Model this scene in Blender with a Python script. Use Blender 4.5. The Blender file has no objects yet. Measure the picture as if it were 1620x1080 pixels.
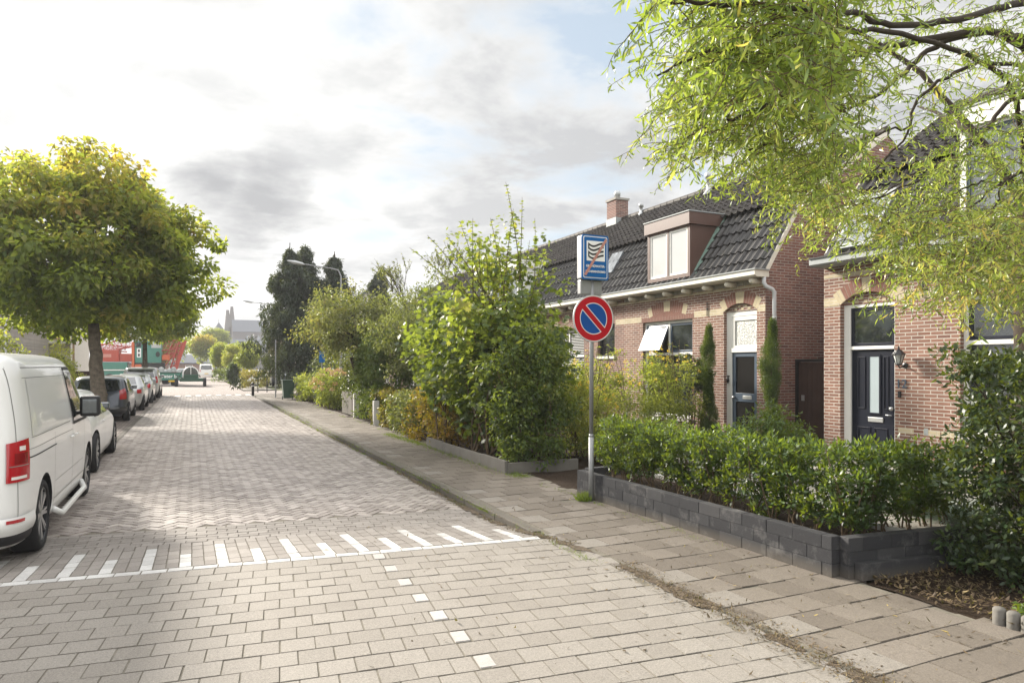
import bpy, bmesh, math, random
import numpy as np
from mathutils import Vector, Matrix
R_ = math.radians
random.seed(7); rng = np.random.default_rng(7)
scene = bpy.context.scene
COL = scene.collection
# ------------------------------------------------------------ camera, sky, sun, exposure
cam = bpy.data.cameras.new("camera"); camo = bpy.data.objects.new("camera", cam); COL.objects.link(camo)
cam.lens = 24.0; cam.sensor_width = 36.0; cam.sensor_fit = 'HORIZONTAL'
cam.shift_y = 37/1620; cam.clip_start = 0.05; cam.clip_end = 3000
camo.location = (0, 0, 1.75); camo.rotation_euler = (R_(90), 0, R_(-25.06))
scene.camera = camo
SUN_AZ, SUN_EL = R_(23), R_(25)          # azimuth from the street axis (+Y) towards -X
sd = Vector((-math.sin(SUN_AZ)*math.cos(SUN_EL), math.cos(SUN_AZ)*math.cos(SUN_EL), math.sin(SUN_EL)))
sun = bpy.data.lights.new("sun", 'SUN'); sun.energy = 4.9; sun.angle = R_(8.0); sun.color = (1.0, 0.93, 0.82)
suno = bpy.data.objects.new("sun", sun); COL.objects.link(suno)
suno.rotation_euler = sd.to_track_quat('Z', 'Y').to_euler(); suno.location = (-20, 40, 40)
scene.view_settings.view_transform = 'Standard'; scene.view_settings.look = 'None'
scene.view_settings.exposure = 1.17; scene.view_settings.gamma = 1.0; scene.view_settings.use_curve_mapping = False
scene.render.engine = 'CYCLES'
cy = scene.cycles
cy.max_bounces = 6; cy.diffuse_bounces = 3; cy.glossy_bounces = 3; cy.transmission_bounces = 4; cy.transparent_max_bounces = 8
cy.caustics_reflective = False; cy.caustics_refractive = False
cy.use_denoising = True
try: cy.denoiser = 'OPENIMAGEDENOISE'
except Exception: pass

# ------------------------------------------------------------ node helper
class NT:
    def __init__(s, nt): s.nt = nt; nt.nodes.clear()
    def n(s, typ, ins=None, **at):
        x = s.nt.nodes.new(typ)
        for k, v in at.items(): setattr(x, k, v)
        for k, v in (ins or {}).items():
            sock = x.inputs[k]
            if hasattr(v, 'is_linked') or isinstance(v, bpy.types.NodeSocket): s.nt.links.new(v, sock)
            else: sock.default_value = v
        return x
    def m(s, op, a, b=0.0, c=None, clamp=False):
        d = {0: a, 1: b}
        if c is not None: d[2] = c
        return s.n('ShaderNodeMath', d, operation=op, use_clamp=clamp).outputs[0]
    def mix(s, f, a, b, blend='MIX'):
        x = s.n('ShaderNodeMix', None, data_type='RGBA', blend_type=blend)
        for i, v in ((0, f), (6, a), (7, b)):
            if isinstance(v, bpy.types.NodeSocket): s.nt.links.new(v, x.inputs[i])
            elif i == 0: x.inputs[0].default_value = v
            else: x.inputs[i].default_value = (*v, 1) if len(v) == 3 else v
        return x.outputs[2]
    def ramp(s, f, stops, interp='LINEAR'):
        x = s.n('ShaderNodeValToRGB', {0: f}); r = x.color_ramp; r.interpolation = interp
        while len(r.elements) < len(stops): r.elements.new(0.5)
        for e, (p, c) in zip(r.elements, stops):
            e.position = p; e.color = (*c, 1) if not isinstance(c, (int, float)) else (c, c, c, 1)
        return x.outputs[0]
    def noise(s, vec, scale, detail=3, rough=.55, out=0, dist=0.0):
        return s.n('ShaderNodeTexNoise', {'Vector': vec, 'Scale': scale, 'Detail': detail, 'Roughness': rough, 'Distortion': dist}).outputs[out]

# ------------------------------------------------------------ world
w = bpy.data.worlds.new("World"); scene.world = w; w.use_nodes = True
t = NT(w.node_tree)
sky = t.n('ShaderNodeTexSky', None, sky_type='NISHITA', sun_disc=False, sun_elevation=SUN_EL, sun_rotation=-SUN_AZ, altitude=10, air_density=1.0, dust_density=2.0, ozone_density=1.0)
tc = t.n('ShaderNodeTexCoord').outputs['Generated']
sep = t.n('ShaderNodeSeparateXYZ', {0: tc})
zc = t.m('ADD', t.m('MAXIMUM', sep.outputs[2], 0.0), 0.16)
pv = t.n('ShaderNodeCombineXYZ', {0: t.m('DIVIDE', sep.outputs[0], zc), 1: t.m('DIVIDE', sep.outputs[1], zc), 2: 0.0}).outputs[0]
n1 = t.noise(pv, 1.35, 8, .58, dist=.35)
n2 = t.noise(pv, 2.6, 8, .60, dist=.2)
def blob(px, py, tight):      # a soft patch of the sky round the direction seen at that picture point
    a = R_(25.06); r = (px-810)/1080; u = -(py-577)/1080
    d = Vector((math.cos(a)*r+math.sin(a), -math.sin(a)*r+math.cos(a), u)).normalized()
    dt = t.n('ShaderNodeVectorMath', {0: tc, 1: d}, operation='DOT_PRODUCT').outputs['Value']
    return t.m('POWER', t.m('MAXIMUM', dt, 0.0), tight)
cover = t.m('ADD', n1, t.m('MULTIPLY', t.m('SUBTRACT', n2, .5), .35))
cover = t.m('SUBTRACT', cover, t.m('MULTIPLY', blob(900, 290, 60), .16))
cover = t.m('SUBTRACT', cover, t.m('MULTIPLY', blob(60, 40, 90), .10))
mask = t.ramp(cover, [(.30, 0.0), (.44, 1.0)])
sdot = t.n('ShaderNodeVectorMath', {0: tc, 1: sd}, operation='DOT_PRODUCT').outputs['Value']
glow = t.m('POWER', t.m('MAXIMUM', sdot, 0.0), 5.0)
thick = t.ramp(t.m('ADD', t.m('MULTIPLY', n2, .7), t.m('MULTIPLY', n1, .6)), [(.575, 1.0), (.74, 0.0)])
dcl = t.ramp(t.m('ADD', t.m('MAXIMUM', blob(420, 320, 260), t.m('MULTIPLY', blob(340, 285, 420), .95)), t.m('MULTIPLY', t.m('SUBTRACT', n2, .5), 1.1)), [(.48, 0.0), (1.0, 1.0)])
cc = t.mix(thick, (2.9, 2.96, 3.05), (4.75, 4.75, 4.7))
cc = t.mix(t.m('MULTIPLY', glow, .42), cc, (8.0, 7.9, 7.6))
cc = t.mix(t.m('MULTIPLY', dcl, .9), cc, (2.35, 2.4, 2.48))
skyc = t.mix(.75, sky.outputs[0], (3.1, 3.65, 4.15))
fin = t.mix(mask, skyc, cc)
low = t.ramp(sep.outputs[2], [(0.0, 1.0), (.14, 0.0)])
fin = t.mix(t.m('MULTIPLY', low, .5), fin, (5.2, 5.2, 5.15))
back = t.ramp(sep.outputs[1], [(0.0, 1.0), (.25, 0.0)])  # unseen sky behind the camera, brightened as added fill light
fin = t.mix(t.m('MULTIPLY', back, .75), fin, (10.0, 10.0, 9.9))
high = t.ramp(sep.outputs[2], [(.55, 0.0), (.85, 1.0)])  # sky overhead, above the frame, also brightened as added fill
fin = t.mix(t.m('MULTIPLY', high, .8), fin, (12.0, 12.0, 12.1))
bg = t.n('ShaderNodeBackground', {0: fin, 1: 0.088})
t.n('ShaderNodeOutputWorld', {0: bg.outputs[0]})

# ------------------------------------------------------------ materials
MATS = {}
def newmat(name):
    m = bpy.data.materials.new(name); m.use_nodes = True; MATS[name] = m
    return m, NT(m.node_tree)
def finish(t, col, rough=.6, spec=.5, metal=0.0, bump=None, bstr=.4, bdist=.01, coat=0.0, trans=None):
    ins = {'Base Color': col if isinstance(col, bpy.types.NodeSocket) else (*col, 1), 'Roughness': rough, 'Metallic': metal, 'Specular IOR Level': spec, 'Coat Weight': coat}
    if bump is not None: ins['Normal'] = t.n('ShaderNodeBump', {'Height': bump, 'Strength': bstr, 'Distance': bdist}).outputs[0]
    p = t.n('ShaderNodeBsdfPrincipled', ins); out = p.outputs[0]
    if trans is not None:
        tr = t.n('ShaderNodeBsdfTranslucent', {0: trans[0]}); out = t.n('ShaderNodeMixShader', {0: trans[1], 1: p.outputs[0], 2: tr.outputs[0]}).outputs[0]
    t.n('ShaderNodeOutputMaterial', {0: out}); return p
def objco(t): return t.n('ShaderNodeTexCoord').outputs['Object']
def tint(t): return t.n('ShaderNodeAttribute', None, attribute_name='tint').outputs['Fac']
def plain(name, col, rough=.6, spec=.5, metal=0.0, var=.12, nscale=6.0, coat=0.0, bump=.0, dirt=0.0):
    m, t = newmat(name); co = objco(t)
    n = t.noise(co, nscale, 4); n2 = t.noise(co, nscale*7, 3)
    f = t.m('MULTIPLY', t.m('ADD', t.m('SUBTRACT', n, .5), t.m('MULTIPLY', t.m('SUBTRACT', n2, .5), .5)), 2*var)
    c = t.n('ShaderNodeHueSaturation', {'Color': (*col, 1), 'Value': t.m('ADD', 1.0, f)}).outputs[0]
    if dirt: c = t.mix(t.m('MULTIPLY', t.ramp(t.noise(co, nscale*.6, 5, .7), [(.5, 0.0), (.75, 1.0)]), dirt), c, (.12, .10, .07))
    finish(t, c, rough, spec, metal, bump=(n2 if bump else None), bstr=bump, coat=coat); return m
def brickmat(name, axis, cols, mortar, bw=.22, rh=.0605, ms=.009, dark=0.0, rough=.85, joint=None):
    m, t = newmat(name); co = objco(t); s = t.n('ShaderNodeSeparateXYZ', {0: co})
    h = s.outputs[1] if axis == 'Y' else s.outputs[0]
    v = s.outputs[2]
    if axis == 'G': h, v = s.outputs[0], s.outputs[1]
    if axis == 'H': h, v = s.outputs[1], s.outputs[0]
    vec = t.n('ShaderNodeCombineXYZ', {0: h, 1: v, 2: 0.0}).outputs[0]
    b = t.n('ShaderNodeTexBrick', {'Vector': vec, 'Color1': (0, 0, 0, 1), 'Color2': (1, 1, 1, 1), 'Mortar': (.5, .5, .5, 1), 'Scale': 1.0, 'Mortar Size': ms, 'Mortar Smooth': .25, 'Bias': 0.0, 'Brick Width': bw, 'Row Height': rh}, offset=.5, squash=1.0)
    c = t.ramp(b.outputs[0], [(i/(len(cols)-1), q) for i, q in enumerate(cols)])
    n = t.noise(co, 3.0, 5, .65); n3 = t.noise(co, 60, 3, .7)
    c = t.n('ShaderNodeHueSaturation', {'Color': c, 'Value': t.m('ADD', .62, t.m('ADD', t.m('MULTIPLY', n, .42), t.m('MULTIPLY', n3, .34)))}).outputs[0]
    mo = t.n('ShaderNodeHueSaturation', {'Color': (*mortar, 1), 'Value': t.m('ADD', .6, t.m('MULTIPLY', n, .8))}).outputs[0]
    c = t.mix(b.outputs[1], c, mo)
    st = t.ramp(t.noise(co, 1.3, 6, .72), [(.52, 0.0), (.72, 1.0)])
    c = t.mix(t.m('MULTIPLY', st, dark), c, (.06, .05, .045))
    hgt = t.m('ADD', t.m('MULTIPLY', t.m('SUBTRACT', 1.0, b.outputs[1]), 1.0), t.m('MULTIPLY', n3, .35))
    finish(t, c, rough, .25, bump=hgt, bstr=.7, bdist=.006); return m
RED = [(.170, .084, .060), (.215, .108, .078), (.255, .140, .104), (.155, .080, .064)]
RED2 = [(.165, .08, .064), (.21, .102, .078), (.13, .068, .058), (.19, .105, .084)]
CREAM = [(.43, .365, .24), (.50, .425, .29), (.39, .33, .21)]
brickmat('brick_facade', 'Y', RED, (.43, .39, .34), dark=.12)
brickmat('brick_facade_old', 'Y', RED2, (.36, .31, .26), dark=.25)
brickmat('brick_gable', 'X', [(.19, .092, .074), (.245, .12, .094), (.145, .076, .066)], (.32, .285, .25), dark=.2)
brickmat('cream_brick', 'Y', CREAM, (.50, .45, .36), dark=.12)
brickmat('grey_brick_wall', 'X', [(.34, .29, .26), (.42, .37, .33), (.28, .25, .22)], (.42, .40, .37))
brickmat('dark_block', 'Y', [(.055, .056, .062), (.085, .085, .092), (.04, .04, .046)], (.03, .03, .03), bw=.30, rh=.12, ms=.004, dark=.1)
brickmat('parking_brick', 'H', [(.16, .13, .115), (.22, .185, .165), (.13, .11, .10)], (.06, .052, .045), bw=.20, rh=.10, ms=.006)
brickmat('far_paving', 'G', [(.24, .20, .18), (.31, .27, .245), (.20, .17, .155)], (.09, .08, .07), bw=.20, rh=.10, ms=.006)
brickmat('side_tiles', 'H', [(.26, .24, .21), (.34, .32, .28), (.22, .20, .18)], (.08, .07, .06), bw=.30, rh=.30, ms=.006)
plain('red_voussoir', (.20, .098, .074), .85, .25, var=.3, nscale=9, bump=.4)
plain('cream_voussoir', (.47, .40, .27), .85, .25, var=.2, nscale=9, bump=.3)
plain('mortar', (.40, .36, .30), .9, .2)
def pavemat(name, stops, stain=(.10, .085, .07), stainf=.5, speck=.6, spec=.35, rough=.75):
    m, t = newmat(name); co = objco(t); ti = tint(t)
    c = t.ramp(ti, stops)
    big = t.noise(co, .55, 5, .65); fine = t.noise(co, 130, 2, .8); mid = t.noise(co, 14, 5, .7)
    grain = t.ramp(fine, [(.36, 0.0), (.64, 1.0)]); g2 = t.ramp(t.noise(co, 62, 3, .75), [(.38, 0.0), (.62, 1.0)])
    v = t.m('ADD', .74-.30*speck, t.m('ADD', t.m('MULTIPLY', big, .30), t.m('ADD', t.m('MULTIPLY', t.m('ADD', t.m('MULTIPLY', grain, .6), t.m('MULTIPLY', g2, .4)), speck*.62), t.m('MULTIPLY', mid, .22))))
    c = t.n('ShaderNodeHueSaturation', {'Color': c, 'Value': v}).outputs[0]
    c = t.mix(t.m('MULTIPLY', t.ramp(t.noise(co, 1.1, 7, .75), [(.50, 0.0), (.78, 1.0)]), stainf), c, stain)
    hgt = t.m('ADD', fine, t.m('MULTIPLY', mid, 1.5))
    finish(t, c, t.m('ADD', rough-.1, t.m('MULTIPLY', mid, .25)), spec, bump=hgt, bstr=.6, bdist=.004); return m
pavemat('junction_paver', [(0, (.205, .185, .160)), (.5, (.222, .201, .175)), (1, (.238, .217, .190))], stainf=.35, speck=1.0)
pavemat('clinker', [(0, (.195, .165, .148)), (.5, (.29, .25, .225)), (1, (.37, .325, .295))], stainf=.25, spec=.85, rough=.46)
pavemat('ramp_brick', [(0, (.185, .165, .147)), (1, (.245, .222, .20))], stainf=.3)
pavemat('white_brick', [(0, (.40, .39, .375)), (1, (.52, .51, .49))], stainf=.55, speck=.5)
pavemat('pavement_tile', [(0, (.125, .105, .085)), (.5, (.16, .137, .112)), (.8, (.18, .155, .13)), (1, (.205, .185, .16))], stainf=.5, speck=.9)
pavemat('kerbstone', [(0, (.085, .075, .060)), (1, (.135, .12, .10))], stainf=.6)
plain('dark_joint', (.035, .030, .026), .95, .1, var=.3)
plain('gutter_dirt_shade', (.125, .100, .075), .95, .1, var=.7, nscale=25, bump=1.0)
plain('joint_sand', (.16, .145, .118), .95, .1, var=.5, nscale=12)
def soilmat():
    m, t = newmat('soil'); co = objco(t); n = t.noise(co, 30, 6, .75); n2 = t.noise(co, 3, 4)
    c = t.ramp(n, [(.3, (.018, .012, .008)), (.55, (.045, .030, .020)), (.75, (.10, .075, .05))])
    finish(t, c, .95, .15, bump=n, bstr=1.0, bdist=.03)
soilmat()
def groundmat():
    m, t = newmat('ground'); co = objco(t); n = t.noise(co, 2, 6, .7); n2 = t.noise(co, .05, 4)
    c = t.ramp(n, [(.35, (.035, .05, .015)), (.6, (.08, .085, .035)), (.75, (.12, .10, .06))])
    finish(t, c, .95, .15, bump=n, bstr=.6, bdist=.05)
groundmat()
def tilemat(name, c0, c1, moss=.25, rough=.42, spec=.5):
    m, t = newmat(name); co = objco(t); ti = tint(t)
    c = t.ramp(ti, [(0, c0), (1, c1)]); n = t.noise(co, 2.2, 6, .7); n2 = t.noise(co, 35, 4, .7)
    c = t.n('ShaderNodeHueSaturation', {'Color': c, 'Value': t.m('ADD', .5, n2)}).outputs[0]
    c = t.mix(t.m('MULTIPLY', t.ramp(t.m('ADD', t.m('MULTIPLY', n, .7), t.m('MULTIPLY', n2, .3)), [(.50, 0.0), (.68, 1.0)]), moss), c, (.11, .115, .07))
    finish(t, c, t.m('ADD', rough, t.m('MULTIPLY', n2, .2)), spec, bump=n2, bstr=.3, bdist=.004)
tilemat('roof_tile', (.014, .012, .011), (.030, .026, .024), moss=.14, rough=.36)
tilemat('roof_tile_upper', (.030, .025, .023), (.060, .051, .045), moss=.35, rough=.6, spec=.3)
plain('white_paint', (.74, .73, .69), .45, .5, var=.07, dirt=.06)
plain('cream_paint', (.66, .63, .55), .5, .5, var=.08, dirt=.15)
plain('navy_paint', (.005, .007, .017), .35, .5, var=.1)
plain('bluegrey_paint', (.055, .080, .115), .4, .5, var=.1)
plain('brown_paint', (.095, .050, .038), .45, .5, var=.15, dirt=.1)
plain('black_metal', (.012, .012, .013), .4, .5, var=.1)
plain('black_plastic', (.016, .016, .018), .55, .4, var=.1)
plain('grey_metal', (.42, .43, .43), .45, .5, metal=.7, var=.15, nscale=12)
plain('galvanised', (.27, .275, .28), .5, .5, metal=.45, var=.18, nscale=10, dirt=.12)
plain('grey_pipe', (.48, .49, .50), .45, .5, var=.1, dirt=.1)
plain('lead', (.30, .32, .32), .55, .4, var=.2, dirt=.2)
plain('green_lead', (.16, .24, .20), .6, .4, var=.3, nscale=9, dirt=.3)
plain('concrete', (.15, .14, .125), .9, .25, var=.2, nscale=5, dirt=.25, bump=.4)
plain('pale_concrete', (.46, .45, .42), .85, .25, var=.15, nscale=5, dirt=.15, bump=.3)
plain('plinth', (.34, .32, .29), .9, .25, var=.2, dirt=.3)
plain('dark_wood', (.045, .026, .020), .7, .3, var=.35, nscale=4)
plain('grey_wood', (.16, .145, .125), .8, .25, var=.35, nscale=5)
plain('render_wall', (.62, .59, .53), .85, .3, var=.08, dirt=.1)
plain('bark', (.125, .105, .082), .95, .2, var=.9, nscale=9, bump=1.0)
plain('dark_bark', (.050, .038, .028), .9, .25, var=.4, nscale=20, bump=.8)
plain('twig', (.12, .085, .05), .8, .25, var=.3, nscale=30)
plain('tyre', (.018, .018, .019), .8, .3, var=.2)
plain('alloy', (.45, .45, .45), .3, .5, metal=.85, var=.05)
plain('dark_alloy', (.035, .035, .038), .35, .5, metal=.5, var=.05)
plain('car_white', (.70, .70, .68), .28, .5, var=.03, coat=.6)
plain('car_silver', (.42, .43, .43), .3, .5, metal=.5, var=.03, coat=.6)
plain('car_slate', (.045, .055, .075), .28, .5, metal=.3, var=.04, coat=.7)
plain('car_dark', (.03, .032, .036), .28, .5, metal=.3, var=.04, coat=.7)
plain('seam', (.20, .20, .19), .7, .2)
plain('panel_black', (.007, .006, .005), .8, .08, var=.3)
plain('red_lamp', (.38, .008, .015), .15, .6, var=.1, coat=.6)
plain('clear_lamp', (.75, .70, .66), .15, .6, var=.1)
plain('plate_yellow', (.75, .47, .03), .4, .4)
plain('sign_red', (.40, .004, .012), .45, .2, var=.06)
plain('sign_blue', (.004, .065, .27), .45, .2, var=.06)
plain('sign_blue_flat', (.003, .10, .31), .45, .2, var=.05)
plain('sign_white', (.78, .78, .77), .35, .5, var=.04)
plain('sign_black', (.02, .02, .022), .4, .4)
plain('sign_pink', (.46, .22, .18), .45, .4, var=.1)
plain('crane_red', (.36, .055, .035), .4, .5, var=.15, dirt=.15)
plain('crane_orange', (.48, .11, .04), .4, .5, var=.15)
plain('crane_green', (.05, .19, .15), .4, .5, var=.12, dirt=.1)
plain('dark_green', (.015, .060, .035), .5, .4, var=.2)
plain('bin_green', (.02, .05, .03), .55, .4, var=.2)
plain('church_stone', (.12, .11, .11), .9, .2, var=.15)
plain('church_roof', (.10, .11, .13), .8, .3, var=.1)
plain('frosted_glass', (.34, .40, .42), .35, .6, var=.08, nscale=3)
plain('blind_white', (.62, .62, .60), .6, .3)
plain('interior_dark', (.03, .028, .026), .8, .2, var=.3)
plain('pebble_glass', (.32, .33, .31), .25, .7, var=.9, nscale=26, bump=.8)
plain('wood_slats', (.38, .25, .16), .7, .3, var=.25)
def glassmat(name, base=(.02, .023, .025), r=.05, curtain=False):
    m, t = newmat(name); co = objco(t)
    c = t.mix(t.ramp(t.noise(co, 2.5, 4), [(.45, 0.0), (.62, 1.0)]), base, tuple(min(1, q*2.4) for q in base))
    finish(t, c, r, 1.0, coat=.8, bump=t.noise(co, 1.2, 2), bstr=.04, bdist=.02)
glassmat('window_glass'); glassmat('car_glass', (.012, .015, .016), .04)
glassmat('sky_glass', (.10, .11, .12), .03); plain('sky_curtain_pane', (.50, .50, .49), .08, 1.0, var=.05, nscale=1.5, coat=.8)  # dormer panes: sky reflection and curtain put into one pale colour
glassmat('lamp_glass', (.35, .36, .34), .1)
# leaf materials -------------------------------------------------------
def leafmat(name, stops, tr=.42, trboost=1.6, rough=.48, spec=.4):
    m, t = newmat(name); ti = tint(t)
    c = t.ramp(ti, stops)
    tcol = t.n('ShaderNodeHueSaturation', {'Color': t.mix(.35, c, (.36, .40, .03)), 'Value': trboost, 'Saturation': 1.05}).outputs[0]
    finish(t, c, rough, spec, trans=(tcol, tr)); return m
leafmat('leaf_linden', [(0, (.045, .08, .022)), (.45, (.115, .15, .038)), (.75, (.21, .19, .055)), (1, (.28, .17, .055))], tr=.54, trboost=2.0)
leafmat('leaf_willow', [(0, (.045, .088, .022)), (.5, (.125, .195, .042)), (.85, (.34, .37, .10)), (1, (.46, .34, .11))], tr=.45, trboost=1.8, rough=.36, spec=.7)
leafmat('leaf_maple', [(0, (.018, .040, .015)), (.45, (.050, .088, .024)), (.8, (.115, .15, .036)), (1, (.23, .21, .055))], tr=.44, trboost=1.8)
leafmat('leaf_beech', [(0, (.055, .050, .018)), (.4, (.10, .085, .022)), (.7, (.17, .105, .035)), (1, (.24, .16, .05))], tr=.4)
leafmat('leaf_olive', [(0, (.045, .062, .024)), (.5, (.10, .118, .048)), (.85, (.19, .19, .085)), (1, (.20, .16, .07))], tr=.35)
leafmat('leaf_glossy', [(0, (.010, .022, .009)), (.6, (.026, .052, .017)), (.9, (.07, .105, .03)), (1, (.13, .16, .04))], tr=.22, rough=.42, spec=.6)
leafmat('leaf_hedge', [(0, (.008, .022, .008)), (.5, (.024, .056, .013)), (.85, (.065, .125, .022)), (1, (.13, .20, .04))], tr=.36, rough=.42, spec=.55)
leafmat('leaf_conifer', [(0, (.012, .022, .014)), (.6, (.028, .045, .024)), (1, (.055, .070, .035))], tr=.12)
leafmat('leaf_cypress', [(0, (.022, .050, .014)), (.6, (.050, .095, .022)), (1, (.11, .15, .045))], tr=.25)
leafmat('leaf_yellowgreen', [(0, (.07, .095, .022)), (.5, (.18, .21, .05)), (1, (.36, .34, .08))], tr=.45, trboost=1.8)
leafmat('leaf_autumn', [(0, (.13, .085, .02)), (.5, (.24, .15, .03)), (1, (.30, .12, .03))], tr=.4)
leafmat('petal_yellow', [(0, (.62, .38, .03)), (1, (.80, .58, .10))], tr=.35)
leafmat('petal_pink', [(0, (.36, .16, .13)), (1, (.50, .30, .22))], tr=.3)
leafmat('dead_leaf', [(0, (.030, .020, .012)), (.5, (.075, .050, .030)), (.85, (.16, .11, .06)), (.97, (.26, .20, .10)), (1, (.48, .36, .10))], tr=.15, rough=.7)
leafmat('grass_blade', [(0, (.05, .09, .015)), (1, (.13, .19, .03))], tr=.35)
leafmat('blue_grass', [(0, (.12, .17, .15)), (1, (.26, .32, .27))], tr=.2)

# ------------------------------------------------------------ mesh builder
class MB:
    def __init__(s): s.v = []; s.f = []; s.m = []; s.t = []
    def add(s, vs, fs, m=0, t=None, M=None):
        o = len(s.v)
        s.v += [tuple(M @ Vector(p)) for p in vs] if M is not None else [tuple(p) for p in vs]
        tt = random.random() if t is None else t
        for f in fs: s.f.append(tuple(i+o for i in f)); s.m.append(m); s.t.append(tt)
        return s
    def box(s, x0, x1, y0, y1, z0, z1, m=0, t=None, M=None):
        return s.add([(x0,y0,z0),(x1,y0,z0),(x1,y1,z0),(x0,y1,z0),(x0,y0,z1),(x1,y0,z1),(x1,y1,z1),(x0,y1,z1)],
            [(0,3,2,1),(4,5,6,7),(0,1,5,4),(1,2,6,5),(2,3,7,6),(3,0,4,7)], m, t, M)
    def quad(s, a, b, c, d, m=0, t=None): return s.add([a,b,c,d], [(0,1,2,3)], m, t)
    def poly(s, pts, m=0, t=None): return s.add(pts, [tuple(range(len(pts)))], m, t)
    def prism(s, pts, off, m=0, t=None):      # planar outline pushed along off
        n = len(pts); off = Vector(off); q = [Vector(p)+off for p in pts]
        return s.add(list(pts)+q, [tuple(range(n))[::-1], tuple(range(n, 2*n))]+[(i, (i+1) % n, n+(i+1) % n, n+i) for i in range(n)], m, t)
    def tube(s, pts, rad, n=8, m=0, t=None, cap=True):
        pts = [Vector(p) for p in pts]
        if isinstance(rad, (int, float)): rad = [rad]*len(pts)
        vs = []; up = Vector((0, 0, 1)); u = None
        for i, p in enumerate(pts):
            d = (pts[min(i+1, len(pts)-1)]-pts[max(i-1, 0)])
            d = d.normalized() if d.length > 1e-9 else up
            if u is None: u = d.orthogonal().normalized()
            u = (u-d*u.dot(d)); u = u.normalized() if u.length > 1e-6 else d.orthogonal().normalized()
            w_ = d.cross(u)
            for k in range(n):
                a = 2*math.pi*k/n; vs.append(p+(u*math.cos(a)+w_*math.sin(a))*rad[i])
        fs = []
        for i in range(len(pts)-1):
            for k in range(n): fs.append((i*n+k, i*n+(k+1) % n, (i+1)*n+(k+1) % n, (i+1)*n+k))
        if cap: fs += [tuple(range(n))[::-1], tuple((len(pts)-1)*n+k for k in range(n))]
        return s.add(vs, fs, m, t)
    def lathe(s, prof, n=24, M=None, m=0, t=None):   # (r, z) round z
        vs = []; fs = []
        for r, z in prof:
            for k in range(n): a = 2*math.pi*k/n; vs.append((r*math.cos(a), r*math.sin(a), z))
        for i in range(len(prof)-1):
            for k in range(n): fs.append((i*n+k, i*n+(k+1) % n, (i+1)*n+(k+1) % n, (i+1)*n+k))
        return s.add(vs, fs, m, t, M)
    def grid(s, fn, nu, nv, m=0, t=None):
        vs = [fn(i/nu, j/nv) for j in range(nv+1) for i in range(nu+1)]
        return s.add(vs, [(j*(nu+1)+i, j*(nu+1)+i+1, (j+1)*(nu+1)+i+1, (j+1)*(nu+1)+i) for j in range(nv) for i in range(nu)], m, t)
    def build(s, name, mats, parent=None, smooth=False, bevel=0.0, bseg=2):
        me = bpy.data.meshes.new(name); me.from_pydata(s.v, [], s.f); 
        for q in ([mats] if isinstance(mats, str) else mats): me.materials.append(MATS[q])
        me.polygons.foreach_set('material_index', s.m)
        if smooth: me.polygons.foreach_set('use_smooth', [True]*len(s.f))
        at = me.attributes.new('tint', 'FLOAT', 'FACE'); at.data.foreach_set('value', s.t)
        me.update(); o = bpy.data.objects.new(name, me); COL.objects.link(o)
        if bevel:
            b = o.modifiers.new('bevel', 'BEVEL'); b.width = bevel; b.segments = bseg; b.limit_method = 'ANGLE'; b.angle_limit = R_(35)
        if parent is not None: attach(o, parent)
        return o
def wmat(p): return p.matrix_basis.copy() if p.parent is None else wmat(p.parent) @ p.matrix_parent_inverse @ p.matrix_basis
def attach(o, parent):
    o.parent = parent
    o.matrix_parent_inverse = wmat(parent).inverted()
def empty(name, loc, label=None, cat=None, group=None, rz=0):
    o = bpy.data.objects.new(name, None); COL.objects.link(o); o.location = loc; o.rotation_euler = (0, 0, rz); o.empty_display_size = .2
    return tag(o, label, cat, group)
def tag(o, label=None, cat=None, group=None, kind=None):
    if label: o['label'] = label
    if cat: o['category'] = cat
    if group: o['group'] = group
    if kind: o['kind'] = kind
    return o
def struct(o): o['kind'] = 'structure'; return o
def stuff(o, label, cat): return tag(o, label, cat, kind='stuff')
def smooth_by_angle(o, ang=35):
    me = o.data; me.polygons.foreach_set('use_smooth', [True]*len(me.polygons))
    bm = bmesh.new(); bm.from_mesh(me); a = R_(ang)
    for e in bm.edges:
        if len(e.link_faces) == 2 and e.calc_face_angle(0) > a: e.smooth = False
    bm.to_mesh(me); bm.free()
def text_mesh(body, size, loc, rot, mat, name, parent, ext=.002, bold=0.0, sx=1.0, align='CENTER'):
    cu = bpy.data.curves.new(name, 'FONT'); cu.body = body; cu.size = size; cu.extrude = ext; cu.offset = bold
    cu.align_x = align; cu.align_y = 'CENTER'; cu.resolution_u = 3
    tmp = bpy.data.objects.new('tmp', cu); COL.objects.link(tmp)
    dg = bpy.context.evaluated_depsgraph_get(); me = bpy.data.meshes.new_from_object(tmp.evaluated_get(dg))
    bpy.data.objects.remove(tmp); bpy.data.curves.remove(cu)
    M = Matrix.Translation(loc) @ rot.to_4x4() @ Matrix.Diagonal((sx, 1, 1, 1)); me.transform(M)
    me.materials.clear(); me.materials.append(MATS[mat]); me.name = name
    o = bpy.data.objects.new(name, me); COL.objects.link(o); attach(o, parent); return o

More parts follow.
